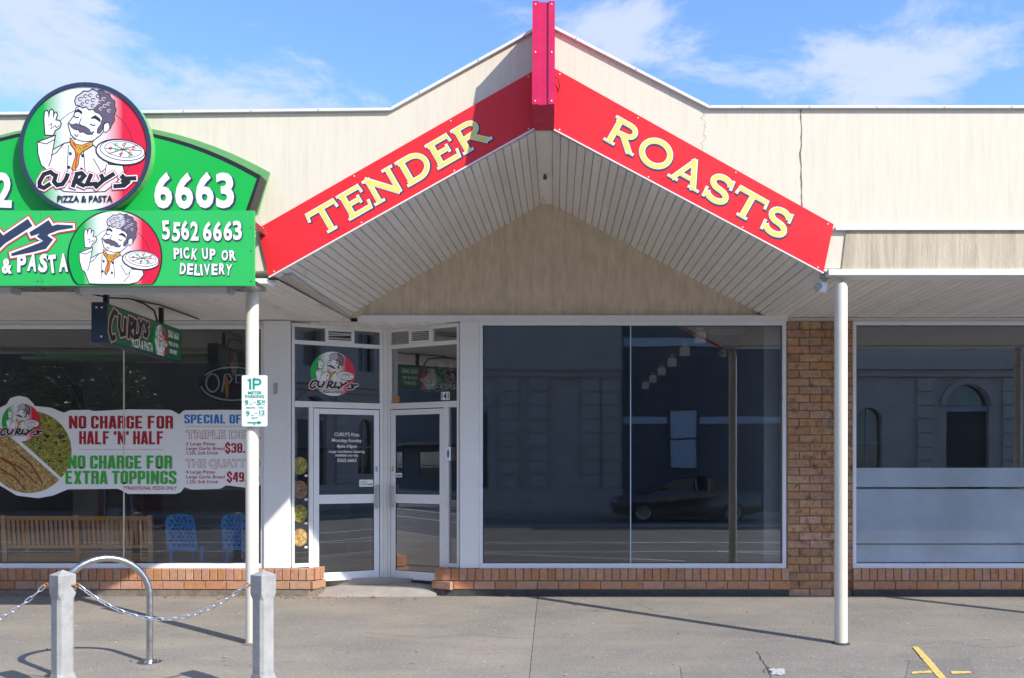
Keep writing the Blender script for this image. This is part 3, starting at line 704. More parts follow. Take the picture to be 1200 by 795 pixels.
# ------------------------------------------------------------------ interiors behind the glass
def interiors():
    F = .24
    b = MB(); b.box(-8, 8, YW + .3, 19, .1, F); b.build('interior_floor', m_infloor, kind='structure')
    b = MB(); b.box(-8, -3.1, YW + .06, YW + .3, .1, F)
    b.box(-.88, 8, YW + .06, YW + .3, .1, F); b.build('interior_floor', m_infloor, kind='structure')
    b = MB(); b.box(-8, 8, YW + .22, 19, 3.36, 3.42); b.build('interior_ceiling', m_ceil, kind='structure')
    for x0, x1, m in ((-8.1, -8, m_inwall), (-.95, -.89, m_inwall), (2.50, 2.70, m_inwhite), (3.38, 3.46, m_inwhite), (8, 8.1, m_inwall)):
        b = MB(); b.box(x0, x1, YW + .21, 19, F, 3.36); b.build('interior_wall', m, kind='structure')
    b = MB(); b.box(-8.1, 8.1, 19, 19.1, F, 3.36); b.build('interior_wall', m_inwall, kind='structure')
    b = MB(); b.box(-8, -.95, 15.2, 15.3, F, 3.36); b.build('interior_wall', m_inwall, kind='structure')
    # pendant cube lights in a row in the empty shop
    m_cube = mat('opal_glass_lamp', (.72, .68, .62), .4, emit=.02)
    for i in range(6):
        Y = 11.45 + i * 1.38; t = empty('ceiling_lamp', (1.86, Y, 3.36),
            label='%s opal cube lamp of the row on the ceiling of the empty shop' % ('nearest', 'second nearest', 'third nearest', 'third farthest', 'second farthest', 'farthest')[i], cat='ceiling lamp', group='cube lamps in the empty shop')
        q = MB(); q.box(-.065, .065, -.065, .065, -.19, -.06); q.build('lamp_shade', m_cube, t, local=True, bevel=.01)
        q = MB(); q.lathe([(.03, -.06), (.045, -.001)], 12); q.build('lamp_base', m_white, t, local=True)
    t = empty('tube_light', (2.2, 11.6, 3.36), label='twin tube ceiling light inside the empty shop behind the right pane', cat='ceiling light')
    q = MB(); q.box(-.2, .24, -.05, .05, -.04, -.002); q.build('fitting', m_inwhite, t, local=True)
    for s in (-1, 1):
        q = MB(); q.tube([(-.19, s * .025, -.052), (.23, s * .025, -.052)], .011, 8); q.build('tube', m_diff, t, local=True)
    # counter in the pizza shop
    t = empty('counter', (-5.6, 13.2, F), label='dark service counter inside the pizza shop behind the bench', cat='counter')
    q = MB(); q.box(-1.5, 2.6, 0, .6, 0, 1.0); q.build('counter_front', m_infloor, t, local=True)
    q = MB(); q.box(-1.54, 2.64, -.04, .64, 1.0, 1.04); q.build('counter_top', m_inwhite, t, local=True)
    t = empty('drinks_fridge', (-6.1, 12.6, F), label='red sided drinks fridge standing at the left end of the counter', cat='fridge')
    q = MB(); q.box(-.32, .32, 0, .6, 0, 1.75); q.build('cabinet', mat('fridge_red', (.25, .01, .03), .4), t, local=True, bevel=.01)
    q = MB(); q.box(-.26, .26, -.03, -.004, .15, 1.45); q.build('fridge_door', g_door, t, local=True)
    q = MB(); q.tube([(-.2, -.06, .6), (-.2, -.06, 1.1)], .012, 8); q.build('handle', m_steel, t, local=True)
    # menu board on the rear wall of the pizza shop
    t = empty('menu_board', (-4.4, 15.19, 1.9), label='pale menu board on the rear wall inside the pizza shop', cat='menu board')
    q = MB(); q.box(-.9, .9, -.03, 0, 0, .8); q.build('board', m_inwhite, t, local=True)
    q = MB(); q.box(-.94, .94, -.045, -.031, .8, .84); q.box(-.94, .94, -.045, -.031, -.04, 0); q.build('frame', m_black, t, local=True)
interiors()

def bench():
    F = .24; x0, x1 = PX(3, 10.85), PX(180, 10.85); y = 10.86; cx = (x0 + x1) / 2; h = (x1 - x0) / 2
    t = empty('bench', (cx, y, F), label='slatted timber bench inside the pizza shop with its back to the window', cat='bench')
    for s in (-1, 0, 1):
        q = MB(); q.hexa([(s * (h - .03) - .028, 0, 0), (s * (h - .03) + .028, 0, 0), (s * (h - .03) + .028, .06, 0), (s * (h - .03) - .028, .06, 0)],
                         [(s * (h - .03) - .028, -.06, .76), (s * (h - .03) + .028, -.06, .76), (s * (h - .03) + .028, -.02, .76), (s * (h - .03) - .028, -.02, .76)])
        q.build('rear_leg', m_wood, t, local=True)
        if s:
            q = MB(); q.box(s * (h - .03) - .028, s * (h - .03) + .028, .45, .5, 0, .6); q.build('front_leg', m_wood, t, local=True)
            q = MB(); q.box(s * (h - .03) - .035, s * (h - .03) + .035, -.02, .52, .6, .625); q.build('armrest', m_wood, t, local=True)
    q = MB(); q.box(-h + .06, h - .06, -.05, -.02, .70, .75); q.build('top_rail', m_wood, t, local=True)
    q = MB(); q.box(-h + .06, h - .06, -.02, .01, .36, .40); q.build('lower_rail', m_wood, t, local=True)
    q = MB(); q.box(-h + .06, h - .06, .0, .03, .20, .265); q.build('seat_rail', m_wood, t, local=True)
    n = 30
    for i in range(n):
        x = -h + .09 + (2 * h - .18) * i / (n - 1)
        if abs(x) < .045: continue
        q = MB(); q.hexa([(x - .018, -.012, .40), (x + .018, -.012, .40), (x + .018, .0, .40), (x - .018, .0, .40)], [(x - .018, -.046, .70), (x + .018, -.046, .70), (x + .018, -.034, .70), (x - .018, -.034, .70)])
        q.build('back_slat', m_wood, t, local=True)
    for k in range(6):
        q = MB(); q.box(-h + .03, h - .03, .04 + k * .075, .1 + k * .075, .27, .29); q.build('seat_slat', m_wood, t, local=True)
bench()
def chairs():
    F = .24
    t = empty('plastic_chair', (PX(223, 10.85), 10.78, F), label='blue plastic chair with perforated back standing clear of the post inside the window', cat='chair', group='blue perforated chairs in the pizza shop window')
    # back: rounded outline with irregular rounded holes
    W_, H0, H1 = .20, .38, .80
    out = [(-W_ - .005, H0 - .02), (W_ + .005, H0 - .02)]
    for k in range(13):
        a = math.pi * k / 12; out.append((math.cos(a) ** 1 * (W_ - .01) if k not in (0, 12) else (W_ if k == 0 else -W_), H1 - .1 + .1 * math.sin(a) ** .6))
    holes = []; rnd = random.Random(3)
    for r_ in range(8):
        n = 6 if r_ % 2 else 5
        for c_ in range(n):
            cx = (c_ - (n - 1) / 2) * .062 + rnd.uniform(-.005, .005); cz = H0 + .04 + r_ * .0475 + rnd.uniform(-.004, .004)
            if r_ > 6 and abs(cx) > .13: continue
            rx, rz = rnd.uniform(.019, .025), rnd.uniform(.015, .0185); an = rnd.uniform(-.5, .5)
            holes.append([(cx + rx * math.cos(a) * math.cos(an) - rz * math.sin(a) * math.sin(an), cz + rx * math.cos(a) * math.sin(an) + rz * math.sin(a) * math.cos(an)) for a in [2 * math.pi * j / 8 for j in range(8)]])
    M = Matrix.Translation((0, 0, 0)) @ Matrix.Rotation(R(8), 4, 'X') @ sheet(0, .0, 0)
    q = MB(); q.shape(out, holes, .016, M=M)
    for i, (x, y, z) in enumerate(q.v): q.v[i] = (x, y - .9 * x * x, z)
    q.build('backrest', m_blue, t, local=True)
    q = MB(); q.shape([(-.21, 0), (.21, 0), (.23, .38), (.18, .43), (-.18, .43), (-.23, .38)], d=.03, z=.37); q.build('seat', m_blue, t, local=True, bevel=.01)
    for (x, y, dx, dy) in ((-.2, .0, -.03, -.06), (.2, .0, .03, -.06), (-.2, .4, -.03, .03), (.2, .4, .03, .03)):
        q = MB(); q.tube([(x, y, .40), (x + dx, y + dy, 0)], [.024, .017], 8); q.build('leg', m_blue, t, local=True, smooth=True)
    t.rotation_euler.z = R(-14)
    c = copy_tree(t, label='blue plastic chair with perforated back half hidden behind the post with the parking sign')
    c.location.x = PX(287, 10.85); c.rotation_euler.z = R(-22)
chairs()

# ------------------------------------------------------------------ canopy posts
def posts():
    for i, (x, lab) in enumerate(((PX(985.5, 8.06), 'cream round steel post carrying the canopy in front of the brick pier'),
                                  (PX(295.5, 8.06), 'cream round steel post at the pizza shop carrying the parking sign'),
                                  (6.7, 'cream round canopy post beyond the right edge of the photo'))):
        y = 8.06; top = 3.30 if x > 0 else 3.228
        t = empty('canopy_post', (x, y, ground_z(y)), label=lab, cat='post', group='cream posts along the canopy edge')
        h = top - ground_z(y)
        q = MB(); q.lathe([(.057, -.02), (.057, h - .09), (.045, h - .055), (.03, h - .05)], 28); q.build('shaft', m_post, t, smooth=True, local=True)
        q = MB(); q.lathe([(.078, -.01), (.082, .003), (.066, .008), (.0595, .014)], 24); q.build('foot_sealant', m_base if x > 0 else m_mortar, t, local=True, smooth=True)
        q = MB(); q.box(-.05, .05, -.012, .012, h - .09, h - .0); q.build('top_plate', m_post, t, local=True)
        q = MB(); q.tube([(-.0, -.02, h - .03), (.0, .02, h - .03)], .008, 8); q.build('bolt', m_steel, t, local=True)
posts()

# ------------------------------------------------------------------ ridge beam and gable signs
def ridge():
    t = empty('ridge_beam', (-.09, 7.7, 4.6), label='magenta boxed ridge beam sticking out of the gable peak', cat='beam')
    x0, x1, zb, zt = -.184, -.002, 4.60, 5.535
    q = MB(); q.hexa([(x0, 7.44, zb), (x1, 7.44, zb), (x1, 8.26, zb), (x0, 8.26, zb)], [(x0, 7.60, zt), (x1, 7.60, zt), (x1, 8.26, zt), (x0, 8.26, zt)])
    q.build('beam_body', m_mag, t)
    for a, c in ((x0 - .004, x0 + .05), (x1 - .05, x1 + .004)):
        q = MB(); q.hexa([(a, 7.425, zb - .001), (c, 7.425, zb - .001), (c, 7.4395, zb - .001), (a, 7.4395, zb - .001)], [(a, 7.585, zt + .004), (c, 7.585, zt + .004), (c, 7.5995, zt + .004), (a, 7.5995, zt + .004)])
        q.build('face_strip', m_mag, t)
        q = MB()
        for f in (.03, .5, .97):
            z = zb + (zt - zb) * f; y = 7.425 + .16 * f; q.tube([((a + c) / 2, y - .004, z), ((a + c) / 2, y + .002, z)], .006, 8)
        q.build('screws', m_lwhite, t, kind='stuff')
    # loose cable beside it
    q = MB(); q.tube([(.0, 7.95, 5.05), (.03, 7.95, 5.04), (.045, 7.96, 4.98), (.03, 7.97, 4.93)], .004, 6); q.build('cable', m_black, t)
ridge()

# glyphs with small serifs: strokes in a 0..w x 0..1 box
def arc(cx, cy, rx, ry, a0, a1, n=14): return [(cx + rx * math.cos(R(a0 + (a1 - a0) * i / n)), cy + ry * math.sin(R(a0 + (a1 - a0) * i / n))) for i in range(n + 1)]
TH = .172; h_ = TH / 2
GL = {
 'T': (1.02, [([(.51, 0), (.51, 1)], 1), ([(.04, 1 - h_ * .8), (.98, 1 - h_ * .8)], .8), ([(.36, .025), (.66, .025)], .25), ([(.05, .98), (.02, .70)], .3), ([(.97, .98), (1.0, .70)], .3)]),
 'E': (.86, [([(.2, 0), (.2, 1)], 1), ([(.1, 1 - h_ * .75), (.76, 1 - h_ * .75)], .75), ([(.2, .51), (.62, .51)], .7), ([(.1, h_ * .75), (.80, h_ * .75)], .75),
             ([(.76, 1), (.79, .72)], .3), ([(.80, 0), (.84, .30)], .3), ([(.62, .64), (.62, .38)], .28), ([(.04, .025), (.3, .025)], .25), ([(.04, .975), (.3, .975)], .25)]),
 'N': (1.1, [([(.2, 0), (.2, 1)], .85), ([(.9, 0), (.9, 1)], .85), ([(.14, 1), (.9, .02)], 1.0), ([(.04, .025), (.36, .025)], .25), ([(.74, .975), (1.06, .975)], .25), ([(.04, .975), (.25, .975)], .25)]),
 'D': (1.0, [([(.2, 0), (.2, 1)], 1), ([(.1, h_ * .8), (.45, h_ * .8)] + arc(.47, .5, .42, .5 - h_ * .8, -90, 90, 16)[1:] + [(.1, 1 - h_ * .8)], .85), ([(.04, .025), (.3, .025)], .25), ([(.04, .975), (.3, .975)], .25)]),
 'R': (1.0, [([(.2, 0), (.2, 1)], 1), ([(.1, 1 - h_ * .75)] + arc(.54, .72, .24, .28 - h_ * .75, 90, -90, 12) + [(.2, .44 + h_ * .3)], .8), ([(.5, .46), (.88, .03)], 1.0), ([(.04, .025), (.36, .025)], .25), ([(.04, .975), (.3, .975)], .25), ([(.80, .025), (1.02, .025)], .25)]),
 'O': (1.1, [(arc(.55, .5, .44, .5 - h_ * .5, 0, 360, 30), .95)]),
 'A': (1.05, [([(.16, .0), (.53, .99)], .75), ([(.50, .99), (.88, .0)], 1.0), ([(.28, .30), (.74, .30)], .6), ([(.02, .025), (.32, .025)], .25), ([(.72, .025), (1.04, .025)], .25)]),
 'S': (.88, [(arc(.44, .72, .28, .28 - h_ * .6, 20, 250, 14) + arc(.46, .27, .30, .27 - h_ * .6, 80, -165, 14), .95), ([(.73, 1.0), (.76, .68)], .3), ([(.12, .0), (.10, .34)], .3)]),
}
def word(w, size, adv, M, layers, mats, parent):
    """layers: (extra, dx, dy, z, material index); every letter is a part"""
    x = 0
    for k, ch in enumerate(w):
        gw, st = GL[ch]; q = MB()
        for (ex, dx, dy, z, mi) in layers:
            for j, (pts, ww) in enumerate(st):
                cl = ch == 'O'
                P = [((x + p[0] * adv * .94) * size + dx, p[1] * size + dy) for p in (pts[:-1] if cl else pts)]
                q.ribbon(P, (TH * ww) * size + 2 * ex, z + j * .00014, M=M, mi=mi, ext=0 if cl else ex, closed=cl)
        q.build('letter', mats, parent)
        x += gw * adv
def gable_signs():
    mats = [m_navy, m_lwhite, m_yellow]
    lay = [(.0115, .009, -.009, .0008, 0), (.008, 0, 0, .0022, 1), (0, 0, 0, .0036, 2)]
    for name, poly, w, bx, by, ang, ln, lab in (
        ('left', [(302, 268), (315, 325), (625.5, 151), (625.5, 83)], 'TENDER', 373, 279.5, 29.9, 236, 'red sloping sign board lettered TENDER on the left side of the gable'),
        ('right', [(649.5, 152), (965, 320), (977, 263), (649.5, 80)], 'ROASTS', 706.5, 163, -29.4, 245, 'red sloping sign board lettered ROASTS on the right side of the gable')):
        Y = 7.975; pts = [(PX(a, Y), PZ(b_, Y)) for a, b_ in poly]
        t = empty('gable_sign', (sum(p[0] for p in pts) / 4, Y, sum(p[1] for p in pts) / 4), label=lab, cat='sign', group='red sloping boards on the gable')
        q = MB(); q.shape(pts, d=.02, M=sheet(0, Y + .021, 0)); bd = q.build('board', m_red, t)
        size = .238; tot = sum(GL[c][0] for c in w) * size; adv = (ln / 131.6) / tot
        M = sheet(PX(bx, Y), Y, PZ(by, Y), R(ang)); word(w, size, adv, M, lay, mats, t)
        # thin edge trim under the board, and screws
        a, c = (pts[1], pts[2]) if name == 'left' else (pts[0], pts[1])
        L = math.hypot(c[0] - a[0], c[1] - a[1]); M = sheet(a[0], Y, a[1], math.atan2(c[1] - a[1], c[0] - a[0]))
        q = MB(); q.box(0, L, -.012, -.001, .002, .02, M=M); q.build('edge_trim', m_flash, t)
        q = MB()
        for f in (.02, .35, .7, .98):
            for e in (0, 1):
                p0, p1 = (pts[0], pts[3]) if name == 'left' else (pts[2], pts[3])
                if e: p0, p1 = a, c
                x = p0[0] + (p1[0] - p0[0]) * f; z = p0[1] + (p1[1] - p0[1]) * f + (.025 if e else -.025); q.tube([(x, Y - .002, z), (x, Y + .004, z)], .006, 8)
        q.build('screws', m_lwhite, t, kind='stuff')
gable_signs()

# ------------------------------------------------------------------ chef emblem as layered flat print
def gradmat():
    m = bpy.data.materials.new('emblem_tricolour'); m.use_nodes = True; t = m.node_tree; L = t.links; b = t.nodes['Principled BSDF']; b.inputs['Roughness'].default_value = .45
    uv = N(t, 'ShaderNodeUVMap'); s = N(t, 'ShaderNodeSeparateXYZ'); L.new(uv.outputs[0], s.inputs[0])
    r = N(t, 'ShaderNodeValToRGB'); L.new(s.outputs[0], r.inputs[0]); e = r.color_ramp.elements
    e[0].position = .16; e[0].color = (.0, .42, .06, 1); e[1].position = .34; e[1].color = (.82, .82, .82, 1)
    for p, c in ((.62, (.82, .82, .82, 1)), (.80, (.75, .01, .05, 1))): k = e.new(p); k.color = c
    L.new(r.outputs[0], b.inputs['Base Color']); return m
m_tri = gradmat()
EM = [m_tri, m_black, m_print, m_hair, m_lgrey, m_pred, m_pgreenp, m_orange]
def emblem(name, M, r, parent, disc=True, lettering=True, clipz=None, th=.00007, rim=True, sub=None, ts=1):
    q = MB(); z = [.0]
    def E(x, y): return ((x - 440) / 320 * r, (418 - y) / 320 * r)
    def lift(): z[0] += th; return z[0]
    ucoords = []
    if disc:
        n = 48; c = [(r * math.cos(2 * math.pi * i / n), r * math.sin(2 * math.pi * i / n)) for i in range(n)]
        if clipz: c = [(x, max(clipz[0], min(clipz[1], y))) for x, y in c]
        if rim: q.shape([(x * 1.03, y * 1.03 if not clipz else max(clipz[0], min(clipz[1], y * 1.03))) for x, y in c], d=0, M=M, mi=1, z=lift())
        base = len(q.v); zz = lift(); q.add([(0, 0, zz)] + [(x, y, zz) for x, y in c], [(0, i + 1, (i + 1) % n + 1) for i in range(n)], 0, M)
        ucoords = [(base, .5)] + [(base + 1 + i, x / r / 2 + .5) for i, (x, y) in enumerate(c)]
    def poly(pts, mi, line=6, lm=1):
        P = [E(*p) for p in pts]
        if clipz: P = [(x, max(clipz[0], min(clipz[1], y))) for x, y in P]
        q.shape(P, d=0, M=M, mi=mi, z=lift())
        if line: q.ribbon(P, line / 320 * r, lift(), M=M, mi=lm, closed=True)
    def line(pts, w=5, mi=1):
        P = [E(*p) for p in pts]
        if clipz: P = [(x, max(clipz[0], min(clipz[1], y))) for x, y in P]
        q.ribbon(P, w / 320 * r if not isinstance(w, list) else [k / 320 * r for k in w], lift(), M=M, mi=mi)
    if disc: line(arc(470, 420, 215, -215, 0, 360, 32), 3)
    # torso and raised arm
    poly([(192, 385), (285, 350), (282, 372), (272, 425), (330, 392), (385, 380), (470, 392), (520, 440), (560, 500), (632, 505), (640, 540), (600, 590), (540, 640), (430, 645), (330, 640), (262, 600), (232, 520), (212, 505), (195, 445)], 2)
    line([(195, 385), (240, 395), (282, 372)]); line([(272, 425), (262, 480), (250, 510)]); line([(330, 392), (290, 440), (262, 455)])
    line([(352, 400), (345, 560)], 4); line([(430, 430), (440, 560)], 4); line([(480, 470), (520, 540), (545, 520)], 4); line([(548, 500), (540, 545), (500, 590)], 4)
    for (x, y) in ((362, 445), (355, 515), (425, 455), (420, 525)): poly([(x - 8, y - 9), (x + 6, y - 7), (x + 8, y + 6), (x - 4, y + 10)], 1, 0)
    # hand: thumb and finger joined in a ring, three fingers up
    poly([(232, 350), (228, 300), (226, 262), (230, 228), (242, 222), (250, 232), (252, 262), (256, 225), (266, 216), (276, 224), (274, 262), (282, 232), (292, 232), (296, 245), (288, 272), (306, 274), (316, 292), (308, 312), (286, 326), (274, 352)], 2)
    line([(250, 300), (268, 290), (262, 318), (285, 300), (290, 312), (306, 300)], 4)
    # face, ear and neck
    poly([(385, 350), (360, 380), (400, 408), (470, 392), (500, 360), (480, 320)], 2, 4)
    poly([(392, 210), (380, 250), (362, 275), (350, 290), (358, 325), (366, 350), (392, 372), (430, 384), (478, 380), (515, 352), (545, 315), (558, 270), (555, 225), (500, 195), (440, 190)], 2, 5)
    poly([(535, 295), (552, 284), (566, 292), (562, 322), (545, 336), (532, 330)], 2, 4)
    # hair
    hair = []
    pts = [(390, 196), (384, 172), (392, 150), (412, 138), (430, 122), (455, 124), (475, 112), (500, 122), (522, 116), (540, 132), (564, 140), (572, 160), (592, 176), (590, 200), (598, 222), (588, 246), (590, 275), (574, 300), (568, 318), (560, 288), (545, 282), (532, 296), (528, 322), (512, 342), (500, 338), (502, 318), (518, 296), (528, 262), (512, 240), (490, 232), (478, 218), (458, 222), (444, 206), (424, 212), (410, 200)]
    poly(pts, 3, 4)
    poly([(392, 194), (388, 172), (396, 152), (414, 142), (432, 127), (455, 129), (475, 118), (498, 127), (510, 150), (505, 190), (480, 214), (458, 217), (444, 201), (424, 206), (410, 196)], 4, 0)
    for (x, y, s) in ((415, 165, 11), (440, 150, 10), (465, 145, 9), (450, 178, 11), (480, 170, 11), (478, 198, 9), (505, 150, 10), (512, 180, 10), (425, 190, 8), (535, 165, 10), (540, 200, 10), (520, 215, 9), (560, 190, 9), (562, 225, 9)):
        line(arc(x, y, s, -s * .8, 20, 300, 8), 4, 1 if x < 510 else 4)
    # brows, eyes, nose, moustache
    line([(388, 232), (402, 222), (418, 232), (422, 242)], [6, 14, 12, 4]); line([(470, 262), (490, 256), (510, 270), (518, 282)], [6, 16, 14, 4])
    line([(380, 252), (392, 260), (408, 258)], 5); line([(464, 292), (478, 300), (492, 298)], 5)
    line([(420, 262), (408, 290), (420, 302), (436, 304)], 4)
    poly([(354, 286), (372, 296), (395, 290), (418, 304), (440, 306), (462, 322), (468, 338), (486, 330), (476, 346), (450, 346), (430, 334), (412, 336), (404, 322), (388, 322), (370, 310)], 3, 3)
    line([(384, 345), (396, 358), (404, 345)], 4); line([(378, 368), (392, 372)], 4)
    # scarf
    poly([(362, 362), (392, 398), (424, 402), (474, 382), (478, 404), (430, 432), (410, 452), (404, 500), (382, 540), (370, 520), (392, 452), (386, 424), (364, 396)], 7, 4)
    line([(375, 388), (395, 415)], 7, 5); line([(450, 402), (428, 418)], 7, 5); line([(400, 440), (388, 520)], 7, 5); line([(408, 412), (420, 428)], 8, 6); line([(462, 396), (452, 410)], 6, 6)
    # pizza plate
    def el(cx, cy, rx, ry, n=22, rot=-6):
        c, s_ = math.cos(R(rot)), math.sin(R(rot)); return [(cx + rx * math.cos(a) * c + ry * math.sin(a) * s_, cy - rx * math.cos(a) * s_ + ry * math.sin(a) * c) for a in [2 * math.pi * i / n for i in range(n)]]
    poly(el(622, 438, 128, 64, rot=-7), 2, 7); poly(el(630, 428, 116, 52, rot=-7), 2, 4); poly(el(634, 424, 96, 40, rot=-7), 2, 3)
    for a in range(0, 180, 45):
        dx, dy = 92 * math.cos(R(a + 10)), 38 * math.sin(R(a + 10)); line([(634 - dx, 424 - dy), (634 + dx, 424 + dy)], 4)
    for (x, y, mi) in ((570, 418, 5), (640, 400, 5), (690, 420, 5), (670, 442, 5), (625, 448, 5), (600, 400, 6), (602, 430, 6), (655, 420, 6), (672, 458, 6)): line(arc(x, y, 8, -6, 0, 300, 6), 5, mi)
    if lettering:
        CU = [[(290, 556), (272, 540), (238, 552), (216, 590), (216, 614), (238, 622), (272, 600)], [(302, 548), (290, 590), (306, 608), (334, 602), (352, 575), (362, 548)],
              [(386, 618), (408, 552)], [(398, 552), (432, 546), (446, 560), (428, 580), (402, 588), (424, 602), (448, 612)], [(482, 550), (458, 604), (512, 600)],
              [(530, 552), (545, 582), (600, 548)], [(548, 578), (500, 622)], [(650, 556), (634, 574)], [(712, 572), (664, 574), (648, 586), (666, 596), (650, 610), (596, 614)]]
        for (w, mi) in ((40, 5), (33, 2), (22, 1)):
            zz = lift()
            for c in CU:
                P = [E(440 + (p[0] - 450) * ts, 585 + (p[1] - 585) * ts) for p in c]; q.ribbon(P, w * ts / 320 * r, zz, M=M, mi=mi, ext=(w - 20) / 640 * r); zz += .00005
            z[0] = zz
        if sub != 'none':
            q.text('PiZZA & PASTA', 46 / 320 * r, E(438, 694), lift(), 1, M, bold=.0025 / .6 * r, width=285 / 320 * r)
    o = q.build(name, EM, parent)
    uvl = o.data.uv_layers.new(name='UVMap'); umap = dict(ucoords)
    for lp in o.data.loops:
        if lp.vertex_index in umap: uvl.data[lp.index].uv = (umap[lp.vertex_index], .5)
    return o

# ------------------------------------------------------------------ pizza shop signs
def jolly(q, s, size, at, z, mi, M, bold, widths, shadow=None, rot=.06, lift=.06, seed=1):
    """hand-cut lettering: each letter slightly turned and shifted; at = left end of the baseline, widths = total width"""
    rnd = random.Random(seed); n = len(s); x = at[0]; narrow = {' ': .6, '1': .7, 'i': .5, 'I': .5, "'": .4}
    un = widths / sum(narrow.get(c, 1) for c in s)
    for c in s:
        a = un * narrow.get(c, 1)
        if c != ' ':
            rr, dy = rnd.uniform(-rot, rot), rnd.uniform(-lift, lift) * size; w = a * (.86 if narrow.get(c, 1) == 1 else .6)
            pos = (x + a / 2, at[1] + dy)
            cen = (pos[0], pos[1])
            if shadow: q.text(c, size, (cen[0] + shadow[0], cen[1] + shadow[1]), z - .0006, shadow[2], M, bold=bold * 1.15, width=w * 1.04, rot=rr)
            q.text(c, size, cen, z, mi, M, bold=bold, width=w, rot=rr)
        x += a
def pizza_signs():
    # arched box sign
    Y = 7.74; t = empty('arched_sign', (PX(100, Y), Y, 3.9), label='green arched sign box with white telephone number above the pizza shop banner', cat='sign')
    cx = PX(100, Y)
    def A(px, py, YY=Y): return (PX(px, YY), PZ(py, YY))
    def outline(grow, YY):
        top = []
        xr, yr = 304 + grow, 207 - grow * .9
        for i in range(21):
            f = -1 + 2 * i / 20; px = 100 + f * (xr - 100); py = 150 - grow + (yr - 150 + grow) * abs(f) ** 2.05; top.append(A(px, py, YY))
        return [A(290 + grow * .9, 249, YY)] + top[::-1] + [A(-90 - grow * .9, 249, YY)]
    q = MB(); q.shape(outline(9, 7.86), d=.02, M=sheet(0, 7.955, 0)); q.build('backing_panel', m_pgreen, t)
    q = MB(); q.shape(outline(1.5, Y), d=.16, M=sheet(0, Y + .163, 0)); q.build('sign_box', m_black, t)
    q = MB(); q.shape(outline(-3, Y), d=.004, M=sheet(0, Y, 0)); q.build('face_panel', m_green, t)
    M = sheet(0, Y - .006, 0)
    for s, x0, w, sd in (('6663', 179, 98, 3), ('5562', -84, 100, 5)):
        for k, ch in enumerate(s):
            q = MB(); a = A(x0 + k * w / 4, 242.5); jolly(q, ch, .40, a, .002, 0, M, .014, w / 4 / FPX * Y, (.016, -.012, 1), rot=.05, lift=.01, seed=sd + k)
            q.build('digit', [m_lwhite, m_navy], t)
    # round emblem panel
    Yr = 7.66; t = empty('round_sign', (PX(100, Yr), Yr, PZ(174, Yr)), label='large round chef logo sign with black rim in front of the arched green sign', cat='sign')
    r = 74.5 / FPX * Yr; c = [(r * 1.035 * math.cos(2 * math.pi * i / 64), r * 1.035 * math.sin(2 * math.pi * i / 64)) for i in range(64)]
    M = sheet(PX(100, Yr), Yr, PZ(174, Yr))
    q = MB(); q.shape(c, d=.075, M=M, z=-.08); q.build('disc', m_pgreen, t)
    q = MB(); q.shape(c, [[(x * .945, y * .945) for x, y in c]], d=.012, M=M, z=-.004); q.build('rim', m_navy, t)
    emblem('chef_logo', M @ Matrix.Translation((0, 0, -.0035)), r * .98, t, rim=False)
    # long banner
    Yb = 7.62; t = empty('banner_sign', (-4.4, Yb, 3.3), label='long bright green banner board reading PICK UP OR DELIVERY along the awning edge', cat='sign')
    xa, xb = PX(-420, Yb), PX(298, Yb); zb, zt = PZ(335, Yb), PZ(247, Yb)
    edges = [xa, PX(-130, Yb), PX(47.5, Yb), xb]
    for a, c_ in zip(edges[:-1], edges[1:]):
        q = MB(); q.box(a + .001, c_ - .001, Yb, Yb + .03, zb, zt); q.build('panel', m_green2, t)
    q = MB()
    for e in edges[1:]:
        for z in (zb + .04, (zb + zt) / 2 - .02, zt - .14):
            for dx in ((-.02, .02) if e != xb else (-.025,)):
                q.tube([(e + dx, Yb - .004, z), (e + dx, Yb + .002, z)], .007, 8)
    q.build('screws', m_steel, t, kind='stuff')
    q = MB(); q.box(xa, xb - .02, Yb + .032, YF - .002, zb + .02, zb + .06); q.box(xb - .06, xb - .02, Yb + .032, YF - .002, zt - .12, zt - .07); q.build('bracket', m_steel, t)
    Mb = sheet(0, Yb - .003, 0)
    def B(px, py): return (PX(px, Yb), PZ(py, Yb))
    q = MB()
    s5 = '5562 6663'
    jolly(q, '5562', .215, B(190, 281), .003, 0, Mb, .007, 44 / FPX * Yb, (.008, -.007, 1), rot=.07, lift=.04, seed=2)
    jolly(q, '6663', .215, B(237, 281), .003, 0, Mb, .007, 48 / FPX * Yb, (.008, -.007, 1), rot=.05, lift=.03, seed=4)
    jolly(q, 'PiCK', .125, B(203, 304), .003, 0, Mb, .005, 28 / FPX * Yb, (.006, -.005, 1), rot=.12, lift=.08, seed=5)
    jolly(q, 'UP', .125, B(237, 304), .003, 0, Mb, .005, 16 / FPX * Yb, (.006, -.005, 1), rot=.12, lift=.05, seed=6)
    jolly(q, 'OR', .115, B(259, 304.5), .003, 0, Mb, .005, 18 / FPX * Yb, (.006, -.005, 1), rot=.12, lift=.05, seed=7)
    jolly(q, 'DELIVERY', .125, B(210, 322), .003, 0, Mb, .005, 62 / FPX * Yb, (.006, -.005, 1), rot=.10, lift=.06, seed=8)
    jolly(q, '&', .17, B(1, 320), .003, 0, Mb, .007, 14 / FPX * Yb, (.008, -.007, 1), rot=.02, lift=0, seed=1)
    jolly(q, 'PASTA', .20, B(19, 318), .003, 0, Mb, .009, 62 / FPX * Yb, (.010, -.008, 1), rot=.14, lift=.05, seed=9)
    jolly(q, 'PiZZA', .20, B(-70, 318), .003, 0, Mb, .009, 62 / FPX * Yb, (.010, -.008, 1), rot=.14, lift=.05, seed=10)
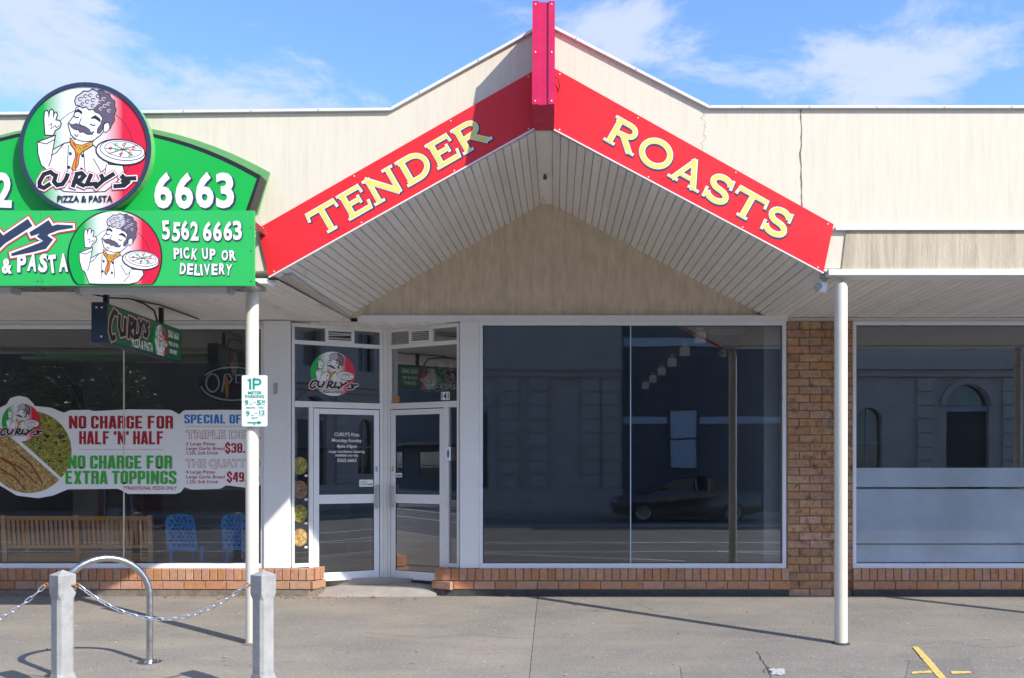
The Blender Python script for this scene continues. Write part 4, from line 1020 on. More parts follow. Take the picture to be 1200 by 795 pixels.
    # large CURLY'S with red, white and navy layers
    Zs = lambda pts: [B(*p) for p in pts]
    CU = [([(-180, 268), (-200, 260), (-228, 268), (-250, 286), (-246, 302), (-215, 302)], [5, 9, 9, 9, 9, 5]), ([(-165, 260), (-182, 290), (-170, 303), (-146, 296), (-130, 262)], 8.5), ([(-124, 308), (-106, 262)], 8.5),
          ([(-118, 262), (-88, 262), (-86, 274), (-114, 284), (-84, 304)], [8, 8, 8, 8, 6]), ([(-56, 260), (-72, 300), (-38, 300)], 8.5), ([(-14, 262), (4, 282)], [8, 8]), ([(36, 261), (4, 282), (-18, 304)], [10, 9, 7]),
          ([(60, 262), (47, 270), (36, 275)], [9, 8, 5]), ([(86, 266), (68, 267), (56, 271), (50, 277), (57, 282), (52, 288), (36, 293), (14, 299)], [3, 7, 8, 8, 8, 9, 7, 3])]
    for (w, mi, z) in ((7.5, 2, .0008), (4.6, 0, .0025), (0, 1, .0042)):
        for k, (c_, ws) in enumerate(CU):
            wl = [(u + w) / FPX * Yb for u in (ws if isinstance(ws, list) else [ws] * len(c_))]
            q.ribbon(Zs(c_), wl, z + k * .00012, M=Mb, mi=mi, ext=w / 2 / FPX * Yb)
    q.build('lettering', [m_lwhite, m_navy, m_pred], t)
    r = 54 / FPX * Yb; ctr = B(135, 302)
    emblem('chef_logo', sheet(ctr[0], Yb - .006, ctr[1]), r, t, lettering=False, clipz=(zb + .012 - ctr[1], zt - .008 - ctr[1]))
pizza_signs()

def blade():
    # box sign hung across the footpath
    X1 = PX(125, 8.3); y0, y1 = 8.3, 9.98; zt, zb = PZ(355, 8.3), PZ(401, 8.3)
    t = empty('hanging_sign', (X1 - .065, (y0 + y1) / 2, zt), label='dark green box sign hanging from the soffit at right angles to the pizza shop', cat='sign')
    q = MB(); q.box(X1 - .13, X1 - .004, y0 + .002, y1, zb, zt); q.build('sign_case', m_bnavy, t, bevel=.004)
    q = MB(); q.box(X1 - .003, X1, y0 + .02, y1 - .02, zb + .012, zt - .012); q.build('face_panel', m_dgreen, t)
    q = MB(); q.box(X1 - .138, X1 + .004, y0 - .008, y0, zb - .005, zt + .005); q.build('end_plate', m_bnavy, t)
    q = MB()
    for (x, z) in ((X1 - .09, zt - .045), (X1 - .04, zt - .045), (X1 - .045, zb + .05)): q.tube([(x, y0 - .013, z), (x, y0 - .006, z)], .009, 8)
    q.build('bolts', m_lwhite, t)
    for y in (8.42, 9.6):
        q = MB(); q.box(X1 - .085, X1 - .045, y - .02, y + .02, zt + .001, 3.30); q.build('hanger', m_black, t)
    q = MB(); q.tube([(X1 - .06, 9.5, zt + .01), (X1 - .06, 9.42, zt + .12), (X1 - .06, 9.2, zt + .15), (X1 - .06, 8.95, zt + .15)], .01, 8); q.build('cable', m_black, t)
    # print on the face: local x runs from the street to the wall (world +Y)
    M = Matrix(((0, 0, 1, X1 + .0005), (1, 0, 0, y0), (0, 1, 0, zb), (0, 0, 0, 1)))
    H = zt - zb; q = MB()
    CU = [[(.30, .80), (.20, .84), (.10, .60), (.08, .30), (.14, .12), (.24, .2)], [(.36, .82), (.34, .5), (.40, .3), (.5, .35), (.53, .78)], [(.62, .25), (.66, .82)], [(.62, .8), (.76, .78), (.76, .62), (.64, .52), (.74, .3)],
          [(.84, .82), (.80, .34), (.94, .4)], [(.92, .86), (.99, .66), (1.08, .88)], [(.99, .66), (.94, .4)], [(1.14, .88), (1.12, .78)], [(1.26, .84), (1.16, .74), (1.22, .6), (1.18, .48), (1.08, .5)]]
    for (w, mi, z) in ((.075, 0, .001), (.050, 1, .0025)):
        for k, c in enumerate(CU): q.ribbon([(a * .68, b * H) for a, b in c], w, z + k * .0002, M=M, mi=mi, ext=(w - .05) / 2)
    q.text('PiZZA & PASTA', .12, (.72, .028), .002, 2, M, bold=.003, width=.46)
    q.text('5562 6663', .10, (1.45, .24), .002, 2, M, bold=.003, width=.27); q.text('PICK UP OR', .06, (1.45, .15), .002, 2, M, bold=.002, width=.24); q.text('DELIVERY', .06, (1.45, .07), .002, 2, M, bold=.002, width=.2)
    q.build('lettering', [mat('print_pink', (.8, .45, .45), .5), m_black, m_lwhite], t)
    emblem('chef_logo', M @ Matrix.Translation((1.13, H / 2 - .02, .001)), .17, t, lettering=False, clipz=(-H / 2 + .035, H / 2 + .005))
blade()

def battens():
    for i, (x0, x1, lab) in enumerate(((PX(93, 7.85), PX(270, 7.85), 'long grey tube light fitting under the banner between logo and post'), (PX(-170, 7.85), PX(18, 7.85), 'long grey tube light fitting under the banner cut by the left photo edge'))):
        Y = 7.86; z = PZ(340, Y); t = empty('tube_light', ((x0 + x1) / 2, Y, z), label=lab, cat='light fitting', group='tube lights under the banner')
        q = MB(); q.shape([(-.035, -.035), (.035, -.035), (.045, .01), (.03, .04), (-.03, .04), (-.045, .01)], d=(x1 - x0), M=Matrix(((0, 0, 1, x0), (1, 0, 0, Y), (0, 1, 0, z), (0, 0, 0, 1)))); q.build('diffuser', m_diff, t, bevel=.004)
        for x in (x0, x1): q = MB(); q.box(x - .02, x + .02, Y - .045, Y + .045, z - .04, z + .042); q.build('end_cap', m_fluoro, t, bevel=.005)
        q = MB()
        for f in (.2, .8): q.box(x0 + (x1 - x0) * f - .02, x0 + (x1 - x0) * f + .02, Y - .02, Y + .16, z + .042, z + .055)
        q.build('bracket', m_fluoro, t)
    # cable stapled along the soffit
    q = MB(); q.tube([(-4.62, 8.25, 3.262), (-4.45, 8.6, 3.25), (-4.33, 8.75, 3.24), (-4.24, 8.9, 3.262), (-4.1, 9.3, 3.27), (-4.05, 10.2, 3.27)], .008, 6)
    q.build('soffit_cable', m_black, label='black cable clipped along the soffit above the hanging sign', cat='cable')
battens()

def security():
    x, y, z = PX(971, 8.0), 8.12, 3.21
    t = empty('security_camera', (x, y, 3.32), label='small white dome security camera under the soffit beside the right canopy post', cat='security camera')
    q = MB(); q.lathe([(.045, -.0), (.045, -.02), (.02, -.03), (.02, -.06)], 16); q.build('mount', m_fluoro, t, local=True, smooth=True)
    q = MB(); q.lathe([(.001, -.062), (.035, -.058), (.043, -.07), (.044, -.135), (.038, -.15), (.01, -.155)], 20, M=Matrix.Rotation(R(8), 4, 'Y')); q.build('housing', m_lwhite, t, local=True, smooth=True)
    q = MB(); q.lathe([(.001, -.045), (.028, -.04), (.04, -.02), (.04, .02), (.028, .04), (.001, .045)], 16, M=Matrix.Translation((-.045, 0, -.1)) @ Matrix.Rotation(R(90), 4, 'Y')); q.build('lens_dome', m_fluoro, t, local=True, smooth=True)
security()

# ------------------------------------------------------------------ prints on the glass
def rrect(x0, y0, x1, y1, r=.03, n=4):
    pts = []
    for cx, cy, a in ((x1 - r, y1 - r, 0), (x0 + r, y1 - r, 90), (x0 + r, y0 + r, 180), (x1 - r, y0 + r, 270)): pts += arc(cx, cy, r, r, a, a + 90, n)
    return pts
def pizza_mat(name, cheese, dark, sauce=None):
    m = bpy.data.materials.new(name); m.use_nodes = True; t = m.node_tree; L = t.links; b = t.nodes['Principled BSDF']; b.inputs['Roughness'].default_value = .5
    g = N(t, 'ShaderNodeNewGeometry')
    n1 = N(t, 'ShaderNodeTexNoise'); n1.inputs['Scale'].default_value = 34; n1.inputs['Detail'].default_value = 6; n1.inputs['Distortion'].default_value = 1.6; L.new(g.outputs['Position'], n1.inputs[0])
    r = N(t, 'ShaderNodeValToRGB'); L.new(n1.outputs['Fac'], r.inputs[0]); e = r.color_ramp.elements
    e[0].position = .36; e[0].color = (*dark, 1); e[1].position = .58; e[1].color = (*cheese, 1); k = e.new(.72); k.color = (*[min(1, c * 1.6 + .12) for c in cheese], 1)
    L.new(r.outputs[0], b.inputs['Base Color'])
    return m
m_pz1 = pizza_mat('printed_cheese_pizza', (.52, .36, .12), (.22, .08, .02)); m_pz2 = pizza_mat('printed_green_pizza', (.36, .33, .04), (.07, .06, .01)); m_pz3 = pizza_mat('printed_dark_pizza', (.25, .15, .09), (.07, .03, .02))
l_, r_, b_, t_, m_, k_ = .075, .305, .08, .92, .5, .05
_O = [(l_ + k_, b_), (r_ - k_, b_), (r_, b_ + k_), (r_, t_ - k_), (r_ - k_, t_), (l_ + k_, t_), (l_, t_ - k_), (l_, b_ + k_)]
HV = {'N': [[(l_, 0), (l_, 1)], [(r_ + .04, 0), (r_ + .04, 1)], [(l_, .95), (r_ + .04, .05)]], 'O': [_O + [_O[0], _O[1]]], 'C': [[(r_, .64), (r_, t_ - k_), (r_ - k_, t_), (l_ + k_, t_), (l_, t_ - k_), (l_, b_ + k_), (l_ + k_, b_), (r_ - k_, b_), (r_, b_ + k_), (r_, .36)]],
 'H': [[(l_, 0), (l_, 1)], [(r_, 0), (r_, 1)], [(l_, m_), (r_, m_)]], 'A': [[(.06, 0), (.16, 1)], [(.32, 0), (.22, 1)], [(.10, .22), (.28, .22)]],
 'R': [[(l_, 0), (l_, 1)], [(l_, t_), (r_ - k_, t_), (r_, t_ - k_), (r_, .58), (r_ - k_, .52), (l_, .52)], [(r_ - .02, .52), (r_, .4), (r_, 0)]],
 'G': [[(r_, .66), (r_, t_ - k_), (r_ - k_, t_), (l_ + k_, t_), (l_, t_ - k_), (l_, b_ + k_), (l_ + k_, b_), (r_ - k_, b_), (r_, b_ + k_), (r_, .44), (.21, .44)]],
 'E': [[(l_, 0), (l_, 1)], [(l_, t_), (.34, t_)], [(l_, m_), (.31, m_)], [(l_, b_), (.34, b_)]], 'F': [[(l_, 0), (l_, 1)], [(l_, t_), (.34, t_)], [(l_, .52), (.31, .52)]], 'L': [[(l_, 1), (l_, 0)], [(l_, b_), (.34, b_)]],
 'X': [[(.07, 0), (.31, 1)], [(.31, 0), (.07, 1)]], 'T': [[(.19, 0), (.19, 1)], [(0, t_), (.38, t_)]], 'P': [[(l_, 0), (l_, 1)], [(l_, t_), (r_ - k_, t_), (r_, t_ - k_), (r_, .50), (r_ - k_, .44), (l_, .44)]], 'I': [[(l_, 0), (l_, 1)]],
 'S': [[(r_, .68), (r_, t_ - k_), (r_ - k_, t_), (l_ + k_, t_), (l_, t_ - k_), (l_, .64), (r_, .38), (r_, b_ + k_), (r_ - k_, b_), (l_ + k_, b_), (l_, b_ + k_), (l_, .32)]], "'": [[(l_, 1), (.06, .72)]], '.': [[(l_, 0), (l_, .18)]],
 '3': [[(l_, .72), (l_, t_ - k_), (l_ + k_, t_), (r_ - k_, t_), (r_, t_ - k_), (r_, .6), (.20, .52), (r_, .44), (r_, b_ + k_), (r_ - k_, b_), (l_ + k_, b_), (l_, b_ + k_), (l_, .28)]], '8': [_O + [_O[0], _O[1]], [(l_, .52), (r_, .52)]],
 '9': [[(r_, .5), (l_ + k_, .42), (l_, .5), (l_, t_ - k_), (l_ + k_, t_), (r_ - k_, t_), (r_, t_ - k_), (r_, b_ + k_), (r_ - k_, b_), (l_ + k_, b_), (l_, .2)]], '5': [[(.33, t_), (l_, t_), (l_, .52), (r_ - k_, .56), (r_, .5), (r_, b_ + k_), (r_ - k_, b_), (l_ + k_, b_), (l_, .26)]],
 '4': [[(r_ - .02, 0), (r_ - .02, 1)], [(r_ - .07, 1), (.06, .32), (.36, .28)]]}
HV['$'] = HV['S'] + [[(.19, -.1), (.19, .06)], [(.19, .94), (.19, 1.1)]]
def heavy(q, st, at, h, width, z, mi, M, sw=.15):
    adv = {'I': .17, "'": .15, '.': .17, ' ': .12, 'N': .42}; tot = sum(adv.get(c, .38) + .055 for c in st) - .055; sx = width / tot; x = at[0] - width / 2
    for n, c in enumerate(st):
        for j, P in enumerate(HV.get(c, [])):
            b0 = len(q.v); q.ribbon([(p[0], p[1]) for p in P], sw, 0, mi=mi)
            for i in range(b0, len(q.v)):
                v = q.v[i]; q.v[i] = tuple(M @ Vector((x + v[0] * sx, at[1] + v[1] * h, z + j * .00012 + (n % 2) * .0005)))
        x += (adv.get(c, .38) + .055) * sx
def poster():
    Y = YW + .003; t = empty('window_poster', (PX(150, Y), Y, PZ(530, Y)), label='white die-cut window poster offering no charge for half and half pizzas and special deals', cat='poster')
    def A(px, py): return (PX(px, Y), PZ(py, Y))
    out = [(0, 478), (8, 474), (12, 467), (22, 464), (32, 466), (39, 473), (41, 476), (60, 478), (75, 484), (82, 481), (104, 480.5), (110, 482), (150, 480), (200, 480.5), (207, 484), (210, 486), (216, 481), (260, 480.5), (300, 481), (307, 484), (309, 495), (306, 505), (309, 515), (309, 525), (305, 532), (309, 540), (309, 563), (303, 571), (290, 572), (265, 569), (258, 573), (225, 574), (216, 571), (212, 577), (206, 579), (150, 579), (143, 575), (138, 573), (80, 573.5), (62, 581), (45, 584), (20, 581), (0, 569), (-22, 545), (-28, 520), (-20, 495)]
    M = sheet(0, Y, 0)
    q = MB(); q.shape([A(*p) for p in out], d=.003, M=M); q.build('sheet', m_print, t)
    # pizza in two halves
    cx, cy, r = 35, 530, 51
    c = [(cx + r * math.cos(R(a)), cy - r * .98 * math.sin(R(a))) for a in range(0, 360, 8)]
    def half(a0, a1, dx, dy): return [A(cx + dx + (r - 3) * math.cos(R(a)), cy + dy - (r - 3) * .98 * math.sin(R(a))) for a in range(a0, a1 + 1, 6)]
    q = MB(); q.shape(half(-42, 138, 1, -1), d=0, M=M, z=.004); q.shape(half(138, 318, -1, 1), d=0, M=M, mi=1, z=.004)
    rnd = random.Random(2)
    for i in range(26):
        a, rr = rnd.uniform(-30, 125), rnd.uniform(8, 44); x, y = cx + rr * math.cos(R(a)), cy - rr * math.sin(R(a)); s = rnd.uniform(1.2, 2.6)
        q.shape([A(x + s * math.cos(k), y + s * .8 * math.sin(k)) for k in [j * 1.05 for j in range(6)]], d=0, M=M, mi=2, z=.0045)
    for k, (a, b_) in enumerate((((-8, 532), (28, 560)), ((2, 536), (44, 568)), ((18, 528), (50, 566)), ((-2, 548), (30, 574)))):
        q.ribbon([A(*a), A((a[0] + b_[0]) / 2 + 3, (a[1] + b_[1]) / 2 - 2), A(*b_)], .018, .0052 + k * .0002, M=M, mi=3)
    q.ribbon([A(0, 496), A(73, 562)], .018, .0062, M=M, mi=4)
    q.build('pizza_picture', [m_pz2, m_pz1, mat('printed_olive', (.05, .035, .02), .5), mat('printed_sauce', (.25, .04, .01), .5), m_print], t)
    emblem('chef_logo', sheet(*[(lambda p: (p[0]))(A(25, 495))], Y - .0075, A(25, 495)[1]), 22.5 / FPX * Y, t, rim=False, sub='none', ts=1.4)
    q = MB()
    def tx(s, x, y, h, w, mi, bold=.006, z=.0045, al='CENTER', shear=0):
        big = bold > .01
        for k, o in enumerate((-.008, 0, .008) if big else (0,)): q.text(s, h / 100 / .70, (A(x, y)[0] + o, A(x, y)[1]), z + k * .00012, mi, M, bold=min(bold, .0085), width=w / 100 * Y / 10.5, align=al, shear=shear)
    u = Y / FPX
    hv = lambda st, x, y, h, w, mi, z=.0042: heavy(q, st, A(x, y), h * u, w * u, z, mi, M)
    hv('NO CHARGE FOR', 142, 502.5, 15, 122, 0); hv("HALF 'N' HALF", 142.5, 521, 15.5, 99, 0)
    q.box(0, .98, .0040, .0046, 0, .003, mi=0, M=Matrix.Translation((A(93, 527)[0], Y - .009, A(93, 527)[1])))
    hv('NO CHARGE FOR', 141, 549.5, 15.5, 122, 1, .0068); hv('EXTRA TOPPINGS', 142, 567.5, 15.5, 130, 1, .0068)
    tx('*TRADITIONAL PIZZAS ONLY', 176, 574, 3.8, 62, 0, .001, shear=.25)
    hv('SPECIAL OFFERS', 265, 496.5, 10.5, 98, 2)
    q.box(0, .86, .0040, .0046, 0, .003, mi=0, M=Matrix.Translation((A(218, 500)[0], Y - .009, A(218, 500)[1])))
    for s, y, w in (('TRIPLE DEAL', 514, 88), ('THE QUATTRO', 547.5, 88)):
        tx(s, 262, y, 9, w, 0, .006, z=.0045); tx(s, 262, y, 9, w * .985, 3, .0015, z=.0052)
    for k, s in enumerate(('3 Large Pizzas', 'Large Garlic Bread', '1.25L Soft Drink')):
        tx(s, 218, 522 + k * 5.4, 3.6, (34, 45, 37)[k], 0, .0008, al='LEFT')
    for k, s in enumerate(('4 Large Pizzas', 'Large Garlic Bread', '1.25L Soft Drink')):
        tx(s, 218, 555 + k * 5.8, 3.6, (34, 45, 37)[k], 0, .0008, al='LEFT')
    hv('$38.95', 283, 531, 11.5, 38, 0); hv('$49.95', 285, 565, 11.5, 38, 0)
    q.build('lettering', [m_dred, m_pgreenp, m_pblue, m_print], t)
poster()
def neon():
    Y = YW + .05; cx, cz = PX(274, Y), PZ(450, Y)
    t = empty('neon_sign', (cx, Y, cz), label='unlit oval OPEN neon sign hanging in the window behind the parking sign post', cat='neon sign')
    M = sheet(cx, Y, cz)
    q = MB(); q.shape([(.42 * math.cos(a), .225 * math.sin(a)) for a in [2 * math.pi * i / 36 for i in range(36)]], d=.015, M=M, z=-.03); q.build('backboard', m_black, t)
    q = MB(); T_ = lambda pts: [(x, y, .012) for x, y in pts]
    q.tube(T_(arc(0, 0, .385, .195, 150, 12, 24)), .0105, 6, M=M); q.tube(T_(arc(0, 0, .385, .195, 190, 342, 26)), .0105, 6, M=M)
    q.tube(T_(arc(-.245, .01, .075, .105, 90, 440, 20)), .0105, 6, M=M)
    q.tube(T_([(-.135, -.10), (-.10, .11), (-.05, .11), (-.015, .06), (-.045, .01), (-.115, .0)]), .0105, 6, M=M)
    q.tube(T_([(.12, .10), (.03, .10), (.03, .01), (.10, .01), (.03, .01), (.03, -.09), (.12, -.09)]), .0105, 6, M=M)
    q.tube(T_([(.17, -.10), (.17, .10), (.27, -.10), (.27, .10)]), .0105, 6, M=M)
    q.build('glass_tube', mat('unlit_neon_tube', (.85, .88, .9), .2), t, smooth=True)
    q = MB(); q.shape([(-.075, .10), (-.05, .02), (-.052, -.12), (-.07, -.19), (-.09, -.12), (-.10, .02)], d=.003, M=M, z=.022); q.build('hanging_tag', m_orange, t)
neon()
def door_prints():
    (M0, T0, a0, c0, tj0, L0), (M1, T1, a1, c1, tj1, L1) = ENT
    def SH(M, t, z, back=.0, flip=False):   # sheet on an entry screen: x along, y up, z to the street
        S = Matrix(((1, 0, 0, 0), (0, 0, -1, 0), (0, 1, 0, 0), (0, 0, 0, 1)))
        if flip: S = Matrix(((-1, 0, 0, 0), (0, 0, -1, 0), (0, 1, 0, 0), (0, 0, 0, 1)))
        return M @ Matrix.Translation((t, back, z)) @ S
    # chef sticker on the left transom
    tt = (T0(362) + T0(418)) / 2 - .0; Mx = SH(M0, tt, 2.70, .006)
    e = empty('logo_sticker', tuple(Mx.translation), label='bright chef logo sticker on the glass over the left entry door', cat='sticker')
    emblem('chef_logo', Mx, .265, e, rim=False, ts=1.38)
    tt = T1(516); Mx = SH(M1, tt, 2.66, .020)
    e = empty('logo_sticker', tuple(Mx.translation), label='faint back-to-front chef logo sticker behind the glass over the right entry door', cat='sticker')
    o = emblem('chef_logo', Mx, .25, e, rim=False, ts=1.38)
    for i, m in enumerate(o.data.materials):
        k = mat('faded_' + m.name, {m_print: (.34, .34, .37), m_lgrey: (.22, .21, .22)}.get(m, (.05, .045, .05)), .6) if m != m_tri else mat('faded_disc', (.16, .06, .07), .6)
        o.data.materials[i] = k
    # street number
    Mx = SH(M1, T1(524), 2.375, -.036, True)
    e = empty('number_plate', tuple(Mx.translation), label='white street number plate 141 above the right entry door', cat='house number')
    q = MB(); q.shape(rrect(-.06, 0, .06, .095, .006, 2), d=.004, M=Mx); q.build('plate', m_print, e)
    q = MB(); q.text('141', .105, (0, .012), .006, 0, Mx, bold=.0025, width=.10); q.build('lettering', m_black, e)
    # hours on the left door
    mid = (T0(376) + T0(434)) / 2; Mx = SH(M0, mid + .01, 1.62, -.005)
    e = empty('door_lettering', tuple(Mx.translation), label='white opening hours lettering on the upper glass of the left door', cat='lettering')
    q = MB()
    for k, (s, w, h) in enumerate((("CURLY'S Pizza", .30, .062), ('Monday-Sunday', .36, .058), ('4pm-10pm', .24, .058), ('Large Lunchtime Catering', .43, .042), ('available any day', .28, .042), ('5562-6663', .23, .058))):
        q.text(s, h, (0, (.335, .265, .195, .137, .092, .025)[k]), 0, 0, Mx, bold=.0006, width=w)
    q.build('print', m_lwhite, e)
    def sticker(M, t, z, w, h, mats, name, lab, cat, draw, back=-.006, flip=False):
        Mx = SH(M, t, z, back, flip); e = empty(name, tuple(Mx.translation), label=lab, cat=cat)
        q = MB(); q.shape(rrect(-w / 2, 0, w / 2, h, .006, 2), d=.001, M=Mx); q.build('backing', mats[0], e)
        q = MB(); draw(q, Mx); q.build('print', mats[1:], e)
    def lines(q, Mx):
        for k in range(3): q.box(-.07, .03 + .015 * k, .0015, .002, 0, 0) if 0 else q.shape([(-.075, .06 - k * .02), (.0 + .02 * k, .06 - k * .02), (.0 + .02 * k, .067 - k * .02), (-.075, .067 - k * .02)], d=0, M=Mx, z=.002, mi=0)
        q.shape([(.03, .02), (.075, .02), (.075, .035), (.03, .035)], d=0, M=Mx, z=.002, mi=1)
    sticker(M0, T0(429), 1.345, .17, .085, [m_print, m_signg, m_pred], 'notice_sticker', 'small white notice sticker at the lower right of the left door glass', 'sticker', lines)
    sticker(M1, T1(468), 1.46, .09, .05, [m_print, m_pblue, m_pblue], 'notice_sticker', 'tiny pale blue sticker at the left edge of the right door glass', 'sticker',
            lambda q, Mx: q.shape([(-.035, .012), (.035, .012), (.035, .03), (-.035, .03)], d=0, M=Mx, z=.002), flip=True)
    sticker(M1, T1(527.5), 1.66, .075, .16, [m_print, m_pblue, m_pblue], 'notice_sticker', 'white sticker with blue oval on the post beside the right door', 'sticker',
            lambda q, Mx: q.shape([(.018 * math.cos(a), .08 + .05 * math.sin(a)) for a in [k * math.pi / 8 for k in range(16)]], d=0, M=Mx, z=.002), back=-.04, flip=True)
    Mx = SH(M1, T1(464), 2.375, .004, True)
    e = empty('number_sticker', tuple(Mx.translation), label='pair of yellow figure stickers in the lower left corner of the right transom glass', cat='sticker')
    q = MB(); q.text('10', .10, (0, .0), .001, 0, Mx, bold=.004, width=.09); q.build('print', m_orange, e)
    # four round pizza pictures on the left sidelight
    for k, (y, m, lab) in enumerate(((546, m_pz2, 'topmost round pizza picture, yellow topped, on the narrow side window'), (574, m_pz3, 'dark brown round pizza picture, second from top on the narrow side window'),
                                     (602, m_pz2, 'yellow round pizza picture, third from top on the narrow side window'), (630, m_pz1, 'lowest and palest round pizza picture on the narrow side window'))):
        tt = T0(351.5); z = 1.61 - (y - 545) / 99.5; Mx = SH(M0, tt, z, .003)
        e = empty('pizza_sticker', tuple(Mx.translation), label=lab, cat='sticker', group='round pizza pictures beside the left door')
        q = MB(); q.shape([(.088 * math.cos(a), .105 * math.sin(a)) for a in [i * math.pi / 14 for i in range(28)]], d=.001, M=Mx); q.build('crust', mat('printed_crust', (.3, .18, .07), .6), e)
        q = MB(); q.shape([(.078 * math.cos(a), .094 * math.sin(a)) for a in [i * math.pi / 14 for i in range(28)]], d=0, M=Mx, z=.0015); q.build('topping', m, e)
        q = MB(); q.shape([(.055, -.13), (.09, -.13), (.09, -.105), (.055, -.105)], d=.001, M=Mx); q.build('price_tag', m_print, e)
    # switch plate on the left pilaster
    q = MB(); q.box(PX(321, 10.42), PX(325.5, 10.42), YW - .092, YW - .08, PZ(462, 10.42), PZ(449, 10.42)); q.build('switch_plate', m_fluoro, bevel=.003, label='small grey metal plate on the white pilaster left of the entry', cat='wall plate')
door_prints()

# ------------------------------------------------------------------ parking sign
def parking():
    Y = 7.98; x0, x1, zb, zt = PX(283.5, Y), PX(313.5, Y), PZ(500, Y), PZ(440, Y); cx = (x0 + x1) / 2; Wd, Hh = x1 - x0, zt - zb
    t = empty('parking_sign', (cx, Y, zb), label='white one hour meter parking sign with green lettering fixed to the left post', cat='sign')
    M = sheet(cx, Y, zb)
    q = MB(); q.shape(rrect(-Wd / 2, 0, Wd / 2, Hh, .014), d=.003, M=M); q.build('plate', m_signw, t)
    q = MB(); k = Hh / 610.    # the sign measured in 610 units of height
    def tx(s, x, y, h, w, b=.001): q.text(s, h * k / .7, ((x - 180) * k, (700 - y) * k), .0045, 0, M, bold=b, width=w * k)
    q.ribbon([((128 - 180) * k, (700 - 258) * k), ((128 - 180) * k, (700 - 130) * k)], 24 * k, .0045, M=M); q.ribbon([((128 - 180) * k, (700 - 140) * k), ((98 - 180) * k, (700 - 155) * k)], 18 * k, .0047, M=M)
    q.ribbon([((170 - 180) * k, (700 - 260) * k), ((170 - 180) * k, (700 - 130) * k)], 24 * k, .0045, M=M)
    q.ribbon([((160 - 180) * k, (700 - 141) * k)] + [((x - 180) * k, (700 - y) * k) for x, y in [(225, 141), (245, 150), (252, 170), (245, 190), (225, 200), (165, 200)]], 22 * k, .0047, M=M)
    tx('METER', 182, 316, 34, 165); tx('PARKING', 182, 360, 34, 225)
    tx('9', 85, 445, 58, 45, .002); tx('AM', 135, 442, 16, 42, 0); tx('-', 182, 425, 40, 24); tx('5', 232, 445, 58, 50, .002); tx('30', 285, 418, 30, 45); tx('PM', 285, 445, 16, 40, 0)
    tx('MON - FRI', 185, 488, 22, 205, .0003); tx('9', 100, 575, 58, 45, .002); tx('AM', 152, 574, 16, 42, 0); tx('-', 200, 558, 40, 24); tx('12', 262, 555, 45, 65, .0015); tx('NOON', 262, 578, 14, 62, 0); tx('SAT', 182, 612, 26, 75, .0003)
    q.ribbon([((95 - 180) * k, (700 - 655) * k), ((225 - 180) * k, (700 - 655) * k)], 16 * k, .0045, M=M)
    q.add([((220 - 180) * k, (700 - 630) * k, .0045), ((220 - 180) * k, (700 - 680) * k, .0045), ((268 - 180) * k, (700 - 655) * k, .0045)], [(0, 1, 2)], 0, M)
    q.build('lettering', m_signg, t)
    q = MB()
    for y in (125, 672): q.tube([(0, (700 - y) * k, .003), (0, (700 - y) * k, .008)], .006, 8, M=M)
    q.build('bolts', m_steel, t)
parking()

